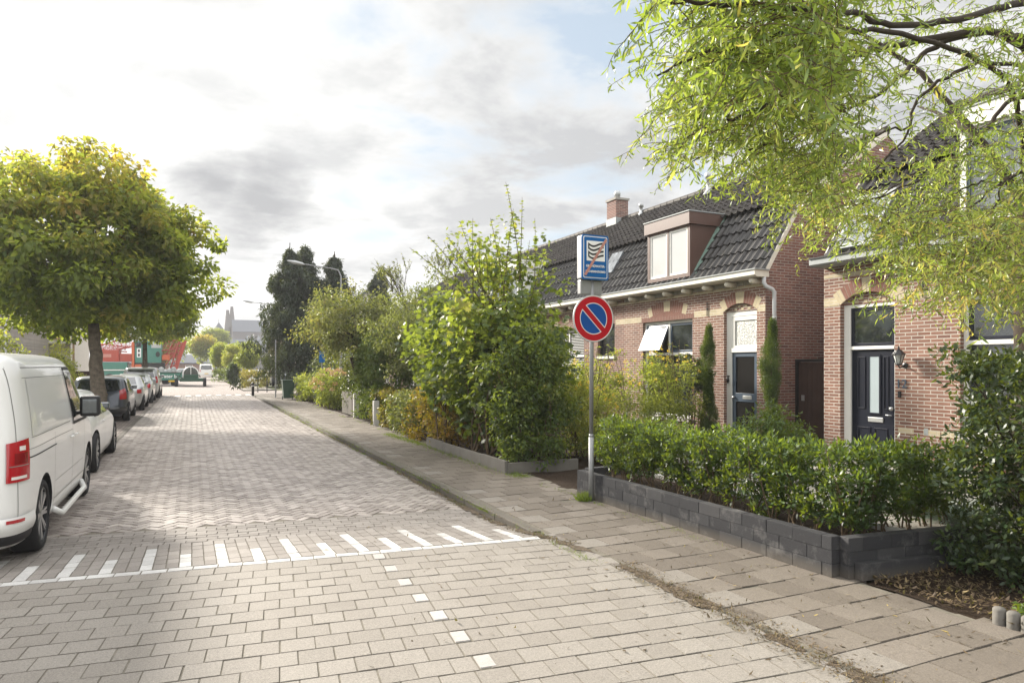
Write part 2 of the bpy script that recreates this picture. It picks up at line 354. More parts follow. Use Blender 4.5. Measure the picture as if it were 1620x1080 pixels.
# ------------------------------------------------------------ foliage
def unit(a): return a/np.maximum(np.linalg.norm(a, axis=1, keepdims=True), 1e-9)
def mesh_np(name, V, F, mat, tints, parent=None):
    me = bpy.data.meshes.new(name); nf, k = F.shape
    me.vertices.add(len(V)); me.vertices.foreach_set('co', V.astype(np.float32).ravel())
    me.loops.add(nf*k); me.loops.foreach_set('vertex_index', F.astype(np.int32).ravel())
    me.polygons.add(nf); me.polygons.foreach_set('loop_start', np.arange(0, nf*k, k, dtype=np.int32))
    me.polygons.foreach_set('loop_total', np.full(nf, k, dtype=np.int32))
    me.materials.append(MATS[mat]); at = me.attributes.new('tint', 'FLOAT', 'FACE')
    at.data.foreach_set('value', np.clip(tints, 0, 1).astype(np.float32)); me.update(calc_edges=True)
    me.polygons.foreach_set('use_smooth', [True]*nf)
    o = bpy.data.objects.new(name, me); COL.objects.link(o)
    if parent is not None: attach(o, parent)
    return o
def leaves(name, P, D, N, L, W, mat, T, parent=None, seg=2, curl=0.0, fold=.25, prof=None, twist=0.0):
    """P base points, D leaf axis, N leaf normal, L length, W width; each leaf a folded/curled strip"""
    n = len(P); D = unit(D); S = unit(np.cross(D, N)); N = unit(np.cross(S, D))
    if seg == 1:      # folded diamond, four triangles' worth in two quads-as-tris
        mid = P+D*(L*.45)[:, None]; V = np.stack([P, mid+S*(W/2)[:, None]+N*(W*fold)[:, None], P+D*L[:, None]-N*(L*.12)[:, None], mid-S*(W/2)[:, None]+N*(W*fold)[:, None]], 1).reshape(-1, 3)
        b = np.arange(n)[:, None]*4
        F = np.concatenate([b+np.array([[0, 1, 2]]), b+np.array([[0, 2, 3]])], 1).reshape(-1, 3)
        return mesh_np(name, V, F, mat, np.repeat(T, 2), parent)
    prof = prof or [.35, 1.0, .75, .02]; seg = len(prof)-1
    cv = curl if isinstance(curl, np.ndarray) else np.full(n, curl)
    rows = []; p = P.copy(); d = D.copy(); nn = N.copy(); ss = S.copy(); st = (L/seg)[:, None]
    for i in range(seg+1):
        w_ = (W*prof[i]/2)[:, None]; rows += [p-ss*w_, p+ss*w_]
        a = (cv/seg)[:, None]; d2 = d*np.cos(a)+nn*np.sin(a); nn = unit(nn*np.cos(a)-d*np.sin(a)); d = unit(d2); p = p+d*st
        if twist:
            tw = rng.normal(0, twist, (n, 1)); s2 = ss*np.cos(tw)+nn*np.sin(tw); nn = unit(np.cross(s2, d)); ss = unit(np.cross(d, nn)); 
    V = np.stack(rows, 1).reshape(-1, 3); b = np.arange(n)[:, None]*(2*(seg+1)); q = []
    for i in range(seg): q.append(b+np.array([[2*i, 2*i+1, 2*i+3, 2*i+2]]))
    return mesh_np(name, V, np.concatenate(q, 1).reshape(-1, 4), mat, np.repeat(T, seg), parent)
def rdir(n): return unit(rng.normal(size=(n, 3)))
def cloud(centers, radii, per, size, ctint, flat=.7, hang=.35, spread=1.0, tvar=.16, aspect=.62):
    """leaf positions in clumps; clumps denser towards their rim so the light models them"""
    C_ = np.repeat(centers, per, 0); Rr = np.repeat(radii, per); n = len(C_)
    u = rdir(n); r = Rr*(rng.random(n)**.45)*spread
    P = C_+u*np.c_[r, r, r*flat]
    D = unit(u*.8+rdir(n)*.8+np.array([0, 0, -hang])); N = unit(u*.7+rdir(n)*.5+np.array([0, 0, .8]))
    L = size*rng.uniform(.65, 1.25, n); T = np.repeat(ctint, per)+rng.normal(0, tvar, n)
    return P, D, N, L, L*aspect, T
def ellipsoid_clumps(c, rad, n, shell=.55, zmin=None, lump=.12, seed=1):
    g = np.random.default_rng(seed); u = g.normal(size=(n, 3)); u /= np.linalg.norm(u, axis=1, keepdims=True)
    k = g.normal(size=(6, 3)); lumps = 1+lump*np.sin(u@k.T*3+g.random(6)*6).sum(1)/2.2
    r = (shell+(1-shell)*g.random(n)**.7)*lumps
    P = np.array(c)+u*r[:, None]*np.array(rad)
    return P, r, u
def branches(name, base, clumps, r0, mat, parent, n=40, trunk_top=None, wob=.12, seed=1, rmin=.008, lift=.35):
    g = random.Random(seed); m = MB(); base = Vector(base); top = Vector(trunk_top)
    idx = g.sample(range(len(clumps)), min(n, len(clumps)))
    for i in idx:
        e = Vector(clumps[i]); f = g.uniform(.0, 1.0); s = base.lerp(top, f*f*.0+ (.45+.55*f))
        if (e.z < s.z): s = base.lerp(top, .5)
        L = (e-s).length; pts = []; rr = []
        a = r0*.45*(1-.6*f); k = 6
        for j in range(k+1):
            q = j/k; p = s.lerp(e, q)+Vector((g.uniform(-1, 1), g.uniform(-1, 1), g.uniform(-1, 1)))*wob*L*.25*math.sin(q*math.pi)
            p.z += lift*L*.25*math.sin(q*math.pi); pts.append(p); rr.append(max(rmin, a*(1-q)**1.2))
        m.tube(pts, rr, 5, cap=False)
    return m.build(name, mat, parent, smooth=True)
def trunk(name, base, top, r0, r1, mat, parent, flare=1.35, wob=.03, seed=3):
    g = random.Random(seed); m = MB(); b = Vector(base); tp = Vector(top); k = 10; pts = []; rr = []
    for j in range(k+1):
        q = j/k; p = b.lerp(tp, q)+Vector((g.uniform(-1, 1), g.uniform(-1, 1), 0))*wob*(1 if 0 < j < k else 0)
        pts.append(p); rr.append((r0*(1-q)+r1*q)*(1+(flare-1)*max(0, 1-q*8)))
    m.tube(pts, rr, 12); return m.build(name, mat, parent, smooth=True)
# ============================================================ ground, road, pavements
TH = R_(6.3)
def Yl(x): return 6.64-.1102*(x+1.39)+.02
def zroad(x, y):
    d = y-Yl(x)
    return np.where(d < .1, 0.0, np.where(d > 1.2, -.075, -.075*(d-.1)/1.1))
def pave(name, C_, ang, lu, lv, zf, mat, T, gap=.0035, inset=.0035, depth=.022, jit=.001, tilt=.006, gv=None):
    C_ = np.array(C_, float); n = len(C_); ang = np.broadcast_to(ang, (n,)); lu = np.broadcast_to(lu, (n,)); lv = np.broadcast_to(lv, (n,))
    ang = ang+rng.normal(0, .004, n)
    U = np.c_[np.cos(ang), np.sin(ang)]; W_ = np.c_[-np.sin(ang), np.cos(ang)]; V = []
    cj = C_+rng.normal(0, .0012, (n, 2)); dz = rng.normal(0, jit, n); tx = rng.normal(0, tilt, (n, 2))
    for k in (0, 1):
        for a, b in ((-1, -1), (1, -1), (1, 1), (-1, 1)):
            e = gap/2+(inset if k else 0); ev = (gv or gap)/2+(inset if k else 0)
            du = a*(lu/2-e); dv = b*(lv/2-ev); p = cj+U*du[:, None]+W_*dv[:, None]
            z = zf(p[:, 0], p[:, 1])+(dz+tx[:, 0]*du+tx[:, 1]*dv if k else -depth)-(0 if k else 0)
            V.append(np.c_[p, z])
    V = np.stack(V, 1).reshape(-1, 3); b = np.arange(n)[:, None]*8
    F = np.concatenate([b+np.array([q]) for q in ((4, 5, 6, 7), (0, 1, 5, 4), (1, 2, 6, 5), (2, 3, 7, 6), (3, 0, 4, 7))], 1).reshape(-1, 4)
    o = mesh_np(name, V, F, mat, np.repeat(T, 5)); o.data.polygons.foreach_set('use_smooth', [False]*len(F)); return struct(o)
def sheet(name, x0, x1, y0, y1, z, mat):
    return struct(MB().quad((x0, y0, z), (x1, y0, z), (x1, y1, z), (x0, y1, z)).build(name, mat))
sheet('ground', -900, 900, -300, 1500, -.16, 'ground')
z0 = lambda x, y: np.zeros_like(x)
zm = lambda x, y: np.full_like(x, -.075)
# bed under the joints
m = MB()
m.quad((-14, -6, -.0045), (3.42, -6, -.0045), (3.42, Yl(3.42)+.1, -.0045), (-14, Yl(-14)+.1, -.0045))
m.quad((-14, Yl(-14)+.1, -.006), (3.22, Yl(3.22)+.1, -.006), (3.22, Yl(3.22)+1.2, -.083), (-14, Yl(-14)+1.2, -.083))
m.quad((-14, Yl(-14)+1.2, -.083), (3.22, Yl(3.22)+1.2, -.083), (3.22, 45, -.083), (-14, 45, -.083))
struct(m.build('road_bed', 'joint_sand'))
pavemat('pale_paver', [(0, (.34, .32, .30)), (1, (.40, .38, .36))], stainf=.3, speck=.5)
# junction pavers
cs = []; ts = []; wc = []; lc = []; ll_ = []
for i in range(64):
    off = -(i+.5)*.2025-.06
    for j in range(-70, 46):
        s = (j+(.5 if i % 2 else 0))*.211
        x = -1.39+math.cos(TH)*s+math.sin(TH)*off; y = Yl(-1.39)-math.sin(TH)*s+math.cos(TH)*off
        if x > 3.33 or x < -13 or y < -5.5: continue
        if i % 2 == 0 and abs(x-1.56) < .1056 and y > .5:
            xw = 1.545+.02*(6-y)/2.4; a0_, a1_ = x-.1055, x+.1055; wc.append((xw, y-(xw-x)*math.tan(TH)))
            for p_, q_ in ((a0_, xw-.053), (xw+.053, a1_)):
                if q_-p_ > .022: lc.append(((p_+q_)/2, y-((p_+q_)/2-x)*math.tan(TH))); ll_.append(q_-p_)
            continue
        cs.append((x, y)); ts.append(rng.random())
pave('junction_paving', cs, -TH, .211, .2025, z0, 'junction_paver', np.array(ts), gv=.007)
m = MB(); ct_, st_ = math.cos(TH), math.sin(TH)
for i in range(0, 64):      # open dark joints between the rows
    off = -i*.2025-.06; y = Yl(-1.39)
    for a_ in range(-48, 24):
        s0_, s1_ = a_*.2, a_*.2+.2; wj = .0022*random.uniform(.7, 1.3); P4 = []
        for s_, o_ in ((s0_, off-wj), (s1_, off-wj), (s1_, off+wj), (s0_, off+wj)): P4.append((-1.39+ct_*s_+st_*o_, y-st_*s_+ct_*o_, -.0012))
        if max(p[0] for p in P4) < 3.32 and min(p[1] for p in P4) > -3: m.quad(*P4)
struct(m.build('row_joints', 'dark_joint'))
pave('marking_squares', wc, -TH, .105, .170, lambda x, y: np.full_like(x, .003), 'pale_paver', rng.random(len(wc)))
pave('junction_half_pavers', lc, -TH, np.array(ll_), .2025, z0, 'junction_paver', .8+.2*rng.random(len(lc)))
# edge fillers between the pavers and the footpath
e = [(3.36, 6.2-.105*k) for k in range(110)]
pave('gutter_bricks', e, 0, .075, .105, z0, 'ramp_brick', rng.random(len(e)))
# marking line, ramp and its stripes
line = []; s = -1.9
while s < 4.62:
    line.append((-1.39+math.cos(TH)*s, Yl(-1.39)-math.sin(TH)*s-.0)); s += .2
pave('marking_line', line, -TH, .2, .1, zroad, 'white_brick', rng.random(len(line)))
wb = []; rb = []; k = 0; cw = .1017
for c in range(-14, 47):
    x = -1.28+.1017*c
    ph = c % 3; n = 5 if (c//3) % 2 else 3
    for j in range(6):
        y = Yl(x)+.155+.2*j
        if ph and j == 0 and c % 2: y += .0
        (wb if (ph == 0 and j < n and x < 3.15) else rb).append((x, y))
pave('marking_stripes', wb, R_(90), .2, cw, zroad, 'white_brick', rng.random(len(wb)))
pave('ramp_paving', rb, R_(90), .2, cw, zroad, 'ramp_brick', rng.random(len(rb)))
cc_ = []
for j in range(7):
    for i in range(-14, 27):
        s = (i+(.5 if j % 2 else 0))*.205; x = -1.39+s*math.cos(TH); y = Yl(-1.39)-s*math.sin(TH)+1.30+.102*j
        if -3.6 < x < 3.12: cc_.append((x, y))
pave('course_bricks', cc_, -TH, .205, .102, zroad, 'ramp_brick', rng.random(len(cc_)))
# herringbone clinkers
hb = []; ha = []; W0 = .101
c45, s45 = math.cos(R_(45)), math.sin(R_(45))
def hy(x): return Yl(x)+1.30+.102*7-.02
N_ = 420
for gx in range(-40, N_):
    for gy in range(-N_, N_):
        q = (gx-gy) % 4
        if q == 0: cx, cy_, a = gx+1, gy+.5, 0
        elif q == 3: cx, cy_, a = gx+.5, gy+1, 90
        else: continue
        X = (cx*c45-cy_*s45)*W0; Y = (cx*s45+cy_*c45)*W0
        if -1.62 < X < 3.04 and hy(X) < Y+8.0 and Y+8.0 < 45: hb.append((X, Y+8.0)); ha.append(R_(a+45))
hb = np.array(hb); zz = rng.random(len(hb))
pave('road', hb, np.array(ha), .2*1.01, W0, zm, 'clinker', zz, gap=.008, inset=.004, tilt=.013, jit=.0014)
g = [(3.115, 8.3+.205*k) for k in range(180)]
pave('road_gutter', g, R_(90), .205, .10, zm, 'ramp_brick', rng.random(len(g)))
g = [(-1.68, 8.7+.5*k) for k in range(73)]
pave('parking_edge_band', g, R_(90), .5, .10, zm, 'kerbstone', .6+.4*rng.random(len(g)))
sheet('parking_lane', -3.75, -1.735, 8.6, 45, -.073, 'parking_brick')
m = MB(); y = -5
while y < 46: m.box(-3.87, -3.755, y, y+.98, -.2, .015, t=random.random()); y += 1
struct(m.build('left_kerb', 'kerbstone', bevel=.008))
sheet('left_pavement', -7.2, -3.87, 8.9, 46, .008, 'side_tiles')
# right kerb and footpath
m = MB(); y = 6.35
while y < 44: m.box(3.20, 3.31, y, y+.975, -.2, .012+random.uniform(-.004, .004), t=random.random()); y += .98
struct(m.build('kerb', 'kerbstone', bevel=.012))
struct(MB().grid(lambda u, v: (3.2+1.7*u, -6+50*v, .004*math.sin((3.2+1.7*u)*3.1+(-6+50*v)*.9)+.003*math.sin((-6+50*v)*2.3+1)-.006), 12, 400).build('footpath_bed', 'joint_sand'))
ct = []; tt = []; hc = []; ht = []
for j in range(-18, 146):
    y = j*.3005+.05
    x0 = 3.47 if y < 5.6 else 3.385
    w0 = .15 if j % 2 else 0
    hc.append((x0+.075 if y > 0 else x0+.075, y)); ht.append(.98 if (j % 2 and rng.random() < .8) else rng.random()*.75)
    for i in range(5):
        x = x0+.15+.15+.3*i-(.0 if j % 2 else .0)
        if x > 4.95: continue
        lim = 4.72 if y > 4.2 else 4.95
        if x+.15 > lim+.12: continue
        ct.append((x, y)); tt.append(rng.random()*.78)
# half-bond: every second row shifts by half a tile
ct = [(x+(.15 if int(round((y-.05)/.3005)) % 2 else 0)-.15*0, y) for x, y in ct]
hc2 = [(x, y) for (x, y) in hc]
sl = [(hc[i], ht[i]) for i in range(len(hc)) if int(round((hc[i][1]-.05)/.3005)) % 2]
sh = [(hc[i], ht[i]) for i in range(len(hc)) if not int(round((hc[i][1]-.05)/.3005)) % 2]
wav = lambda x, y: .004*np.sin(x*3.1+y*.9)+.003*np.sin(y*2.3+1)
pave('footpath', ct, 0, .3, .3, wav, 'pavement_tile', np.array(tt), gap=.005, gv=.009, jit=.002)
m = MB()
for j in range(-18, 146):
    y = (j+.5)*.3005+.05
    for a_ in range(10):
        x_ = 3.40+.15*a_; yy = [y+random.uniform(-.0015, .0015)+s_*.004 for s_ in (-1, -1, 1, 1)]; xx = (x_, x_+.15, x_+.15, x_)
        m.quad(*[(q, r, float(wav(q, r))-.0022) for q, r in zip(xx, yy)])
struct(m.build('footpath_joints', 'dark_joint'))
pave('footpath_edge_tiles', [(a[0]+.075, a[1]) for a, b in sl], 0, .3, .3, wav, 'pavement_tile', np.array([b for a, b in sl]), gap=.006)
pave('footpath_half_tiles', [a for a, b in sh], 0, .15, .3, wav, 'pavement_tile', np.array([b for a, b in sh]), gap=.006)
# gardens, bed and far ground
struct(MB().grid(lambda u, v: (4.70+7*u, 3.9+40*v, -.012+.02*math.sin(u*40)*math.sin(v*170)), 40, 200).build('garden_soil', 'soil', smooth=True))
struct(MB().grid(lambda u, v: (4.88+7*u, -6+9.75*v, .02*math.sin(u*33+v*9)*math.sin(v*47)+.03*math.sin(u*9)), 50, 70).build('bed_soil', 'soil', smooth=True))
sheet('garden_path', 6.6, 10.96, 4.2, 10.6, .035, 'side_tiles')
sheet('far_road', -14, 3.2, 45, 170, -.070, 'far_paving')
sheet('side_street', 3.2, 40, 45.5, 51, -.069, 'far_paving')
sheet('far_footpath', 3.2, 5.2, 51, 150, .0, 'side_tiles')
m = MB(); 
for i in range(9): m.box(-1.5+.55*i, -1.2+.55*i, 43.6, 45.2, -.068, -.064)
struct(m.build('far_marking', 'white_brick'))

# ---------- litter and weeds
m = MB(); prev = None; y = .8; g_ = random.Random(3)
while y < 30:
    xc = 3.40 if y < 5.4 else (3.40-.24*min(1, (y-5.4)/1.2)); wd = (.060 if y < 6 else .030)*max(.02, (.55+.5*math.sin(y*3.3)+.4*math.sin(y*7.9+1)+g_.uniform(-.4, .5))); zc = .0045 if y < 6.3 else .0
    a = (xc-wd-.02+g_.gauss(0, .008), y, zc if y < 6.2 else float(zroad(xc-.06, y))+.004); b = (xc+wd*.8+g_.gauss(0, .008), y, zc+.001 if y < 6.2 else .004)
    if y > 6.2: b = (xc+.03, y, float(zroad(xc-.06, y))+.012)  # along the raised kerb the dirt also paints in its shadow line
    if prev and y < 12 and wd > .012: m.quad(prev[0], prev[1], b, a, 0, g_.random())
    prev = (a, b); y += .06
struct(m.build('kerb_dirt_shade', 'gutter_dirt_shade', smooth=True))
def scat_leaf(P, size, name, mat, label, cat, T, flat=.10, W=.30):
    n = len(P); D = unit(np.c_[rng.normal(size=(n, 2)), rng.normal(0, flat, n)]); N = unit(np.c_[rng.normal(0, .14, (n, 2)), np.ones(n)])
    o = leaves(name, P, D, N, size, size*W*rng.uniform(.5, 1.4, n), mat, T, curl=rng.normal(.2, .5, n), prof=[.3, 1, .6, .05])
    return stuff(o, label, cat)
n = 16000; y = rng.uniform(1.2, 30, n)**1.0; y = 1.2+28*rng.random(n)**1.7
cx = np.where(y < 5.4, 3.40, 3.40-.24*np.clip((y-5.4)/1.2, 0, 1)); x = cx+rng.normal(0, .07, n)*np.where(y < 6, 1.25, .6)
z = np.where(x < 3.19, np.where(y > 7.3, -.072, zroad(x, y)), .004)+.004
cl = (np.sin(y*2.1)+np.sin(y*5.3+1)+np.sin(y*.8)) > -1.3
P = np.c_[x, y, z][cl]
scat_leaf(P, rng.uniform(.010, .036, len(P)), 'leaf_litter', 'dead_leaf', 'dry brown willow leaves and dirt gathered along the kerb line', 'leaf litter', .25+.72*rng.random(len(P)), flat=.2)
n = 4200; x = rng.uniform(-1.0, 4.8, n); y = 1.6+6.5*rng.random(n); k = rng.random(n) < np.clip((x-.2)/4.4, 0, 1)**1.6
x, y = x[k], y[k]; P = np.c_[x, y, np.where(x < 3.3, zroad(x, y), 0)+.007]
scat_leaf(P, .010+.044*rng.random(len(P))**2.0, 'fallen_leaves', 'dead_leaf', 'narrow dry leaves scattered over the footpath and junction pavers', 'fallen leaves', rng.random(len(P)))
n = 12000; P = np.c_[4.9+4.2*rng.random(n)**1.2, .6+3.15*rng.random(n), .03+.02*rng.random(n)]
scat_leaf(P, rng.uniform(.02, .055, n), 'bed_litter', 'dead_leaf', 'layer of brown and green fallen leaves in the open bed beside the planter', 'leaf litter', .3+.66*rng.random(n), flat=.35, W=.42)
n = 1500; P = np.c_[4.95+1.4*rng.random(n), 4.0+3.9*rng.random(n), .27+.01*rng.random(n)]
scat_leaf(P, rng.uniform(.012, .035, n), 'planter_litter', 'dead_leaf', 'few dry leaves lying on the dark soil inside the block planter', 'leaf litter', rng.random(n)*.8, flat=.5)
def grass(P, h, name, mat, label, cat, lean=.5):
    n = len(P); D = unit(np.c_[rng.normal(0, lean, (n, 2)), np.ones(n)]); N = unit(np.c_[rng.normal(size=(n, 2)), np.zeros(n)])
    o = leaves(name, P, D, N, h, np.maximum(h*.07, .004), mat, rng.random(n), curl=rng.uniform(.2, 1.2, n), prof=[1, .8, .5, .05])
    return stuff(o, label, cat)
n = 900; a = rng.random(n)*6.28; r = rng.random(n)*.11
grass(np.c_[4.60+r*np.cos(a), 7.62+r*np.sin(a)*1.2, np.zeros(n)], rng.uniform(.04, .13, n), 'grass_tuft', 'grass_blade', 'small green grass tuft at the foot of the sign pole', 'grass')
P = []
for _ in range(420):
    y = 5.2+26*random.random()**1.3; x = (3.20 if random.random() < .75 else 4.62)+random.gauss(0, .03)
    k = random.randint(10, 40); s = random.uniform(.015, .05)
    P.append(np.c_[rng.normal(x, s*.6, k), rng.normal(y, s*2.2, k), np.full(k, -.01 if x > 3.19 else -.075)])
P = np.concatenate(P); grass(P, rng.uniform(.015, .06, len(P)), 'kerb_weeds', 'grass_blade', 'tiny green weeds growing out of the kerb joint and path edge', 'weeds', lean=1.1)
n = 3200; y = rng.uniform(9.5, 17, n); x = 4.52-.03*(y-10)+np.abs(rng.normal(0, .12, n))*-1+.22
grass(np.c_[x, y, np.zeros(n)], rng.uniform(.02, .10, n), 'verge_grass', 'grass_blade', 'ragged grass verge between the footpath and the hedges', 'grass', lean=.9)
# ============================================================ brick houses along the right side (facade plane X = 11)
FX = 11.0
def facade(m, y0, y1, z0, z1, openings, depth=.10, mi=0, x=FX, mr=0):
    """wall face on X=x with openings (ya, yb, za, zb, rise); rise = height of the arch above zb; reveals run inwards"""
    ys = sorted({y0, y1, *[o[0] for o in openings], *[o[1] for o in openings]}); tops = [o[3]+(o[4] if len(o) > 4 else 0) for o in openings]
    zs = sorted({z0, z1, *[o[2] for o in openings], *tops})
    for a, b in zip(ys, ys[1:]):
        for c, d in zip(zs, zs[1:]):
            if any(o[0] <= a+1e-6 and b <= o[1]+1e-6 and o[2] <= c+1e-6 and d <= tp+1e-6 for o, tp in zip(openings, tops)): continue
            m.quad((x, a, c), (x, a, d), (x, b, d), (x, b, c), mi)
    for o, tp in zip(openings, tops):
        ya, yb, za, zb = o[:4]; X2 = x+depth
        m.quad((x, ya, za), (x, ya, zb), (X2, ya, zb), (X2, ya, za), mr); m.quad((x, yb, za), (X2, yb, za), (X2, yb, zb), (x, yb, zb), mr)
        m.quad((x, ya, za), (X2, ya, za), (X2, yb, za), (x, yb, za), mr)
        rise = tp-zb; k = 12; yc = (ya+yb)/2; s = (yb-ya)/2
        def az(y):
            if rise < 1e-6: return zb
            R0 = (rise**2+s**2)/(2*rise); return zb+math.sqrt(max(0, R0**2-(y-yc)**2))-(R0-rise)
        for i in range(k):
            p, q = ya+(yb-ya)*i/k, ya+(yb-ya)*(i+1)/k
            if rise > 1e-6 : m.quad((x, p, az(p)), (x, p, tp), (x, q, tp), (x, q, az(q)), mi)
            m.quad((x, p, az(p)), (x, q, az(q)), (X2, q, az(q)), (X2, p, az(p)), mr)
            if rise > 1e-6: m.quad((X2-.03, p, zb-.01), (X2-.03, p, az(p)), (X2-.03, q, az(q)), (X2-.03, q, zb-.01), mi)
def arch_ring(parent, yc, half, zs, rise, th, n, cream, x=FX):
    """separate ring of voussoirs; cream = set of indices in pale brick"""
    R0 = (rise**2+half**2)/(2*rise); zc = zs+rise-R0; a0 = math.asin(half/R0)
    m = MB(); 
    for i in range(n):
        a = -a0+2*a0*(i+.06)/n; b = -a0+2*a0*(i+.94)/n
        pts = [(x-.004, yc+R0*math.sin(a), zc+R0*math.cos(a)), (x-.004, yc+R0*math.sin(b), zc+R0*math.cos(b)), (x-.004, yc+(R0+th)*math.sin(b), zc+(R0+th)*math.cos(b)), (x-.004, yc+(R0+th)*math.sin(a), zc+(R0+th)*math.cos(a))]
        m.prism(pts[::-1], (.004-.0005+.02, 0, 0), 1 if i in cream else 0)
    pts = []
    k = 14
    for i in range(k):
        a = -a0+2*a0*i/k; b = -a0+2*a0*(i+1)/k
        m.quad((x-.0015, yc+R0*math.sin(a), zc+R0*math.cos(a)), (x-.0015, yc+(R0+th)*math.sin(a), zc+(R0+th)*math.cos(a)), (x-.0015, yc+(R0+th)*math.sin(b), zc+(R0+th)*math.cos(b)), (x-.0015, yc+R0*math.sin(b), zc+R0*math.cos(b)), 2)
    return m.build('arch', ['red_voussoir', 'cream_voussoir', 'mortar'], parent)
def soldier(parent, y0, y1, z0, zf, x=FX):
    m = MB(); y = y0+.005
    m.box(x-.0015, x+.01, y0, y1, z0, min(zf(y0+.02), zf(y1-.02)), 1)
    while y+.055 < y1: m.box(x-.004, x+.01, y, y+.053, z0+.004, max(z0+.02, zf(y+.026)), 0); y += .064
    return m.build('soldier_course', ['red_voussoir', 'mortar'], parent)
def tympanum(parent, y0, y1, z0, rise, x, cols=9):
    m = MB(); yc = (y0+y1)/2; s = (y1-y0)/2; R0 = (rise**2+s**2)/(2*rise)
    for r in range(3):
        for c in range(cols):
            if (r+c) % 2: continue
            ya = y0+.05+(y1-y0-.1)*c/cols; yb = ya+(y1-y0-.1)/cols*.8; za = z0+.012+.062*r; zb = za+.052
            top = z0+math.sqrt(R0**2-max(abs(ya-yc), abs(yb-yc))**2)-(R0-rise)
            if zb > top-.01: continue
            m.box(x-.006, x+.01, ya, yb, za, zb)
    return m.build('checker_bricks', 'cream_voussoir', parent)
def frame_rect(m, y0, y1, z0, z1, x, w, d, mi=0):
    m.box(x, x+d, y0, y0+w, z0, z1, mi); m.box(x, x+d, y1-w, y1, z0, z1, mi)
    m.box(x, x+d, y0+w, y1-w, z1-w, z1, mi); m.box(x, x+d, y0+w, y1-w, z0, z0+w, mi)
def window(parent, y0, y1, z0, z1, zt, muls, sash='bluegrey_paint', x=FX, paint='white_paint', glass='window_glass', low_glass=None, open_first=False, blinds=False, sill=True):
    """white frame with upper sashes above zt and large pane below"""
    f = MB(); xf = x+.085; frame_rect(f, y0, y1, z0, z1, xf, .075, .08)
    f.box(xf-.01, xf+.08, y0+.075, y1-.075, zt-.035, zt+.035)
    for q in muls: f.box(xf, xf+.08, q-.035, q+.035, zt+.035, z1-.075)
    win = f.build('window', paint, parent, bevel=.004)
    edges = [y0+.075]+[v for q in muls for v in (q-.035, q+.035)]+[y1-.075]
    for i in range(0, len(edges), 2):
        a, b = edges[i], edges[i+1]; s = MB(); g = MB(); last = open_first and i == len(edges)-2
        frame_rect(s, a, b, zt+.04, z1-.08, xf+.01, .055, .05); g.box(xf+.03, xf+.042, a+.05, b-.05, zt+.09, z1-.13)
        so = s.build('sash', sash, win, bevel=.003); go = g.build('pane', 'sky_glass' if last else glass, win)
        if last:      # top-hung sash standing open
            piv = Vector((xf, 0, z1-.08)); M = Matrix.Translation(piv) @ Matrix.Rotation(R_(24), 4, 'Y') @ Matrix.Translation(-piv)
            for o in (so, go): o.data.transform(M)
    g = MB(); g.box(xf+.04, xf+.05, y0+.07, y1-.07, z0+.07, zt-.03); g.build('pane', low_glass or glass, win)
    if blinds:
        b = MB(); z = z0+.1
        while z < z1-.1:
            if abs(z-zt) > .06: b.box(xf+.016, xf+.034, y0+.09, y1-.09, z, z+.018)
            z += .05
        b.build('blinds', 'blind_white', win)
    b = MB(); b.box(xf+.25, xf+.27, y0, y1, z0, z1); b.build('interior', 'interior_dark', win)
    if sill: MB().box(x-.05, x+.09, y0-.03, y1+.03, z0-.07, z0+.004).build('sill', 'plinth', win, bevel=.006)
    return win
def pantiles(m, y0, y1, pA, pB, rows, tile_w=.215, mi=0, amp=.046, lift=.045, holes=()):
    """real profiled tiles on the slope from eave pA=(x,z) to top pB=(x,z)"""
    n = max(1, round((y1-y0)/tile_w)); tw = (y1-y0)/n; pA = Vector((pA[0], 0, pA[1])); pB = Vector((pB[0], 0, pB[1])); sl = pB-pA; nrm = Vector((-sl.z, 0, sl.x)).normalized()
    if nrm.z < 0: nrm = -nrm
    prof = [(0, 0.0), (.10, .55), (.22, 1.0), (.36, .75), (.50, .15), (.68, -.12), (.85, -.08), (1.0, .0)]
    for r in range(rows):
        a = pA+sl*(r/rows); b = pA+sl*((r+1.10)/rows) if r < rows-1 else pA+sl
        for c in range(n):
            yb = y0+c*tw
            if any(h[0] <= yb+tw*.5 <= h[1] and h[2] <= (r+.5)/rows <= h[3] for h in holes): continue
            vs = []; j = random.uniform(-.004, .004)
            for (pp, up) in ((a, lift), (b, 0.004)):
                for u, h in prof: vs.append(pp+nrm*(up+j+amp*h)+Vector((0, yb+u*tw, 0)))
            for u, h in prof: vs.append(a+nrm*(lift+j+amp*h-.022)+Vector((0, yb+u*tw, 0)))
            k = len(prof); fs = [(i, i+1, k+i+1, k+i) for i in range(k-1)]+[(2*k+i, 2*k+i+1, i+1, i) for i in range(k-1)]
            m.add(vs, fs, mi, random.random())
EAVE, BRK, RDG = (10.98, 3.74), (12.08, 5.42), (14.8, 7.22)
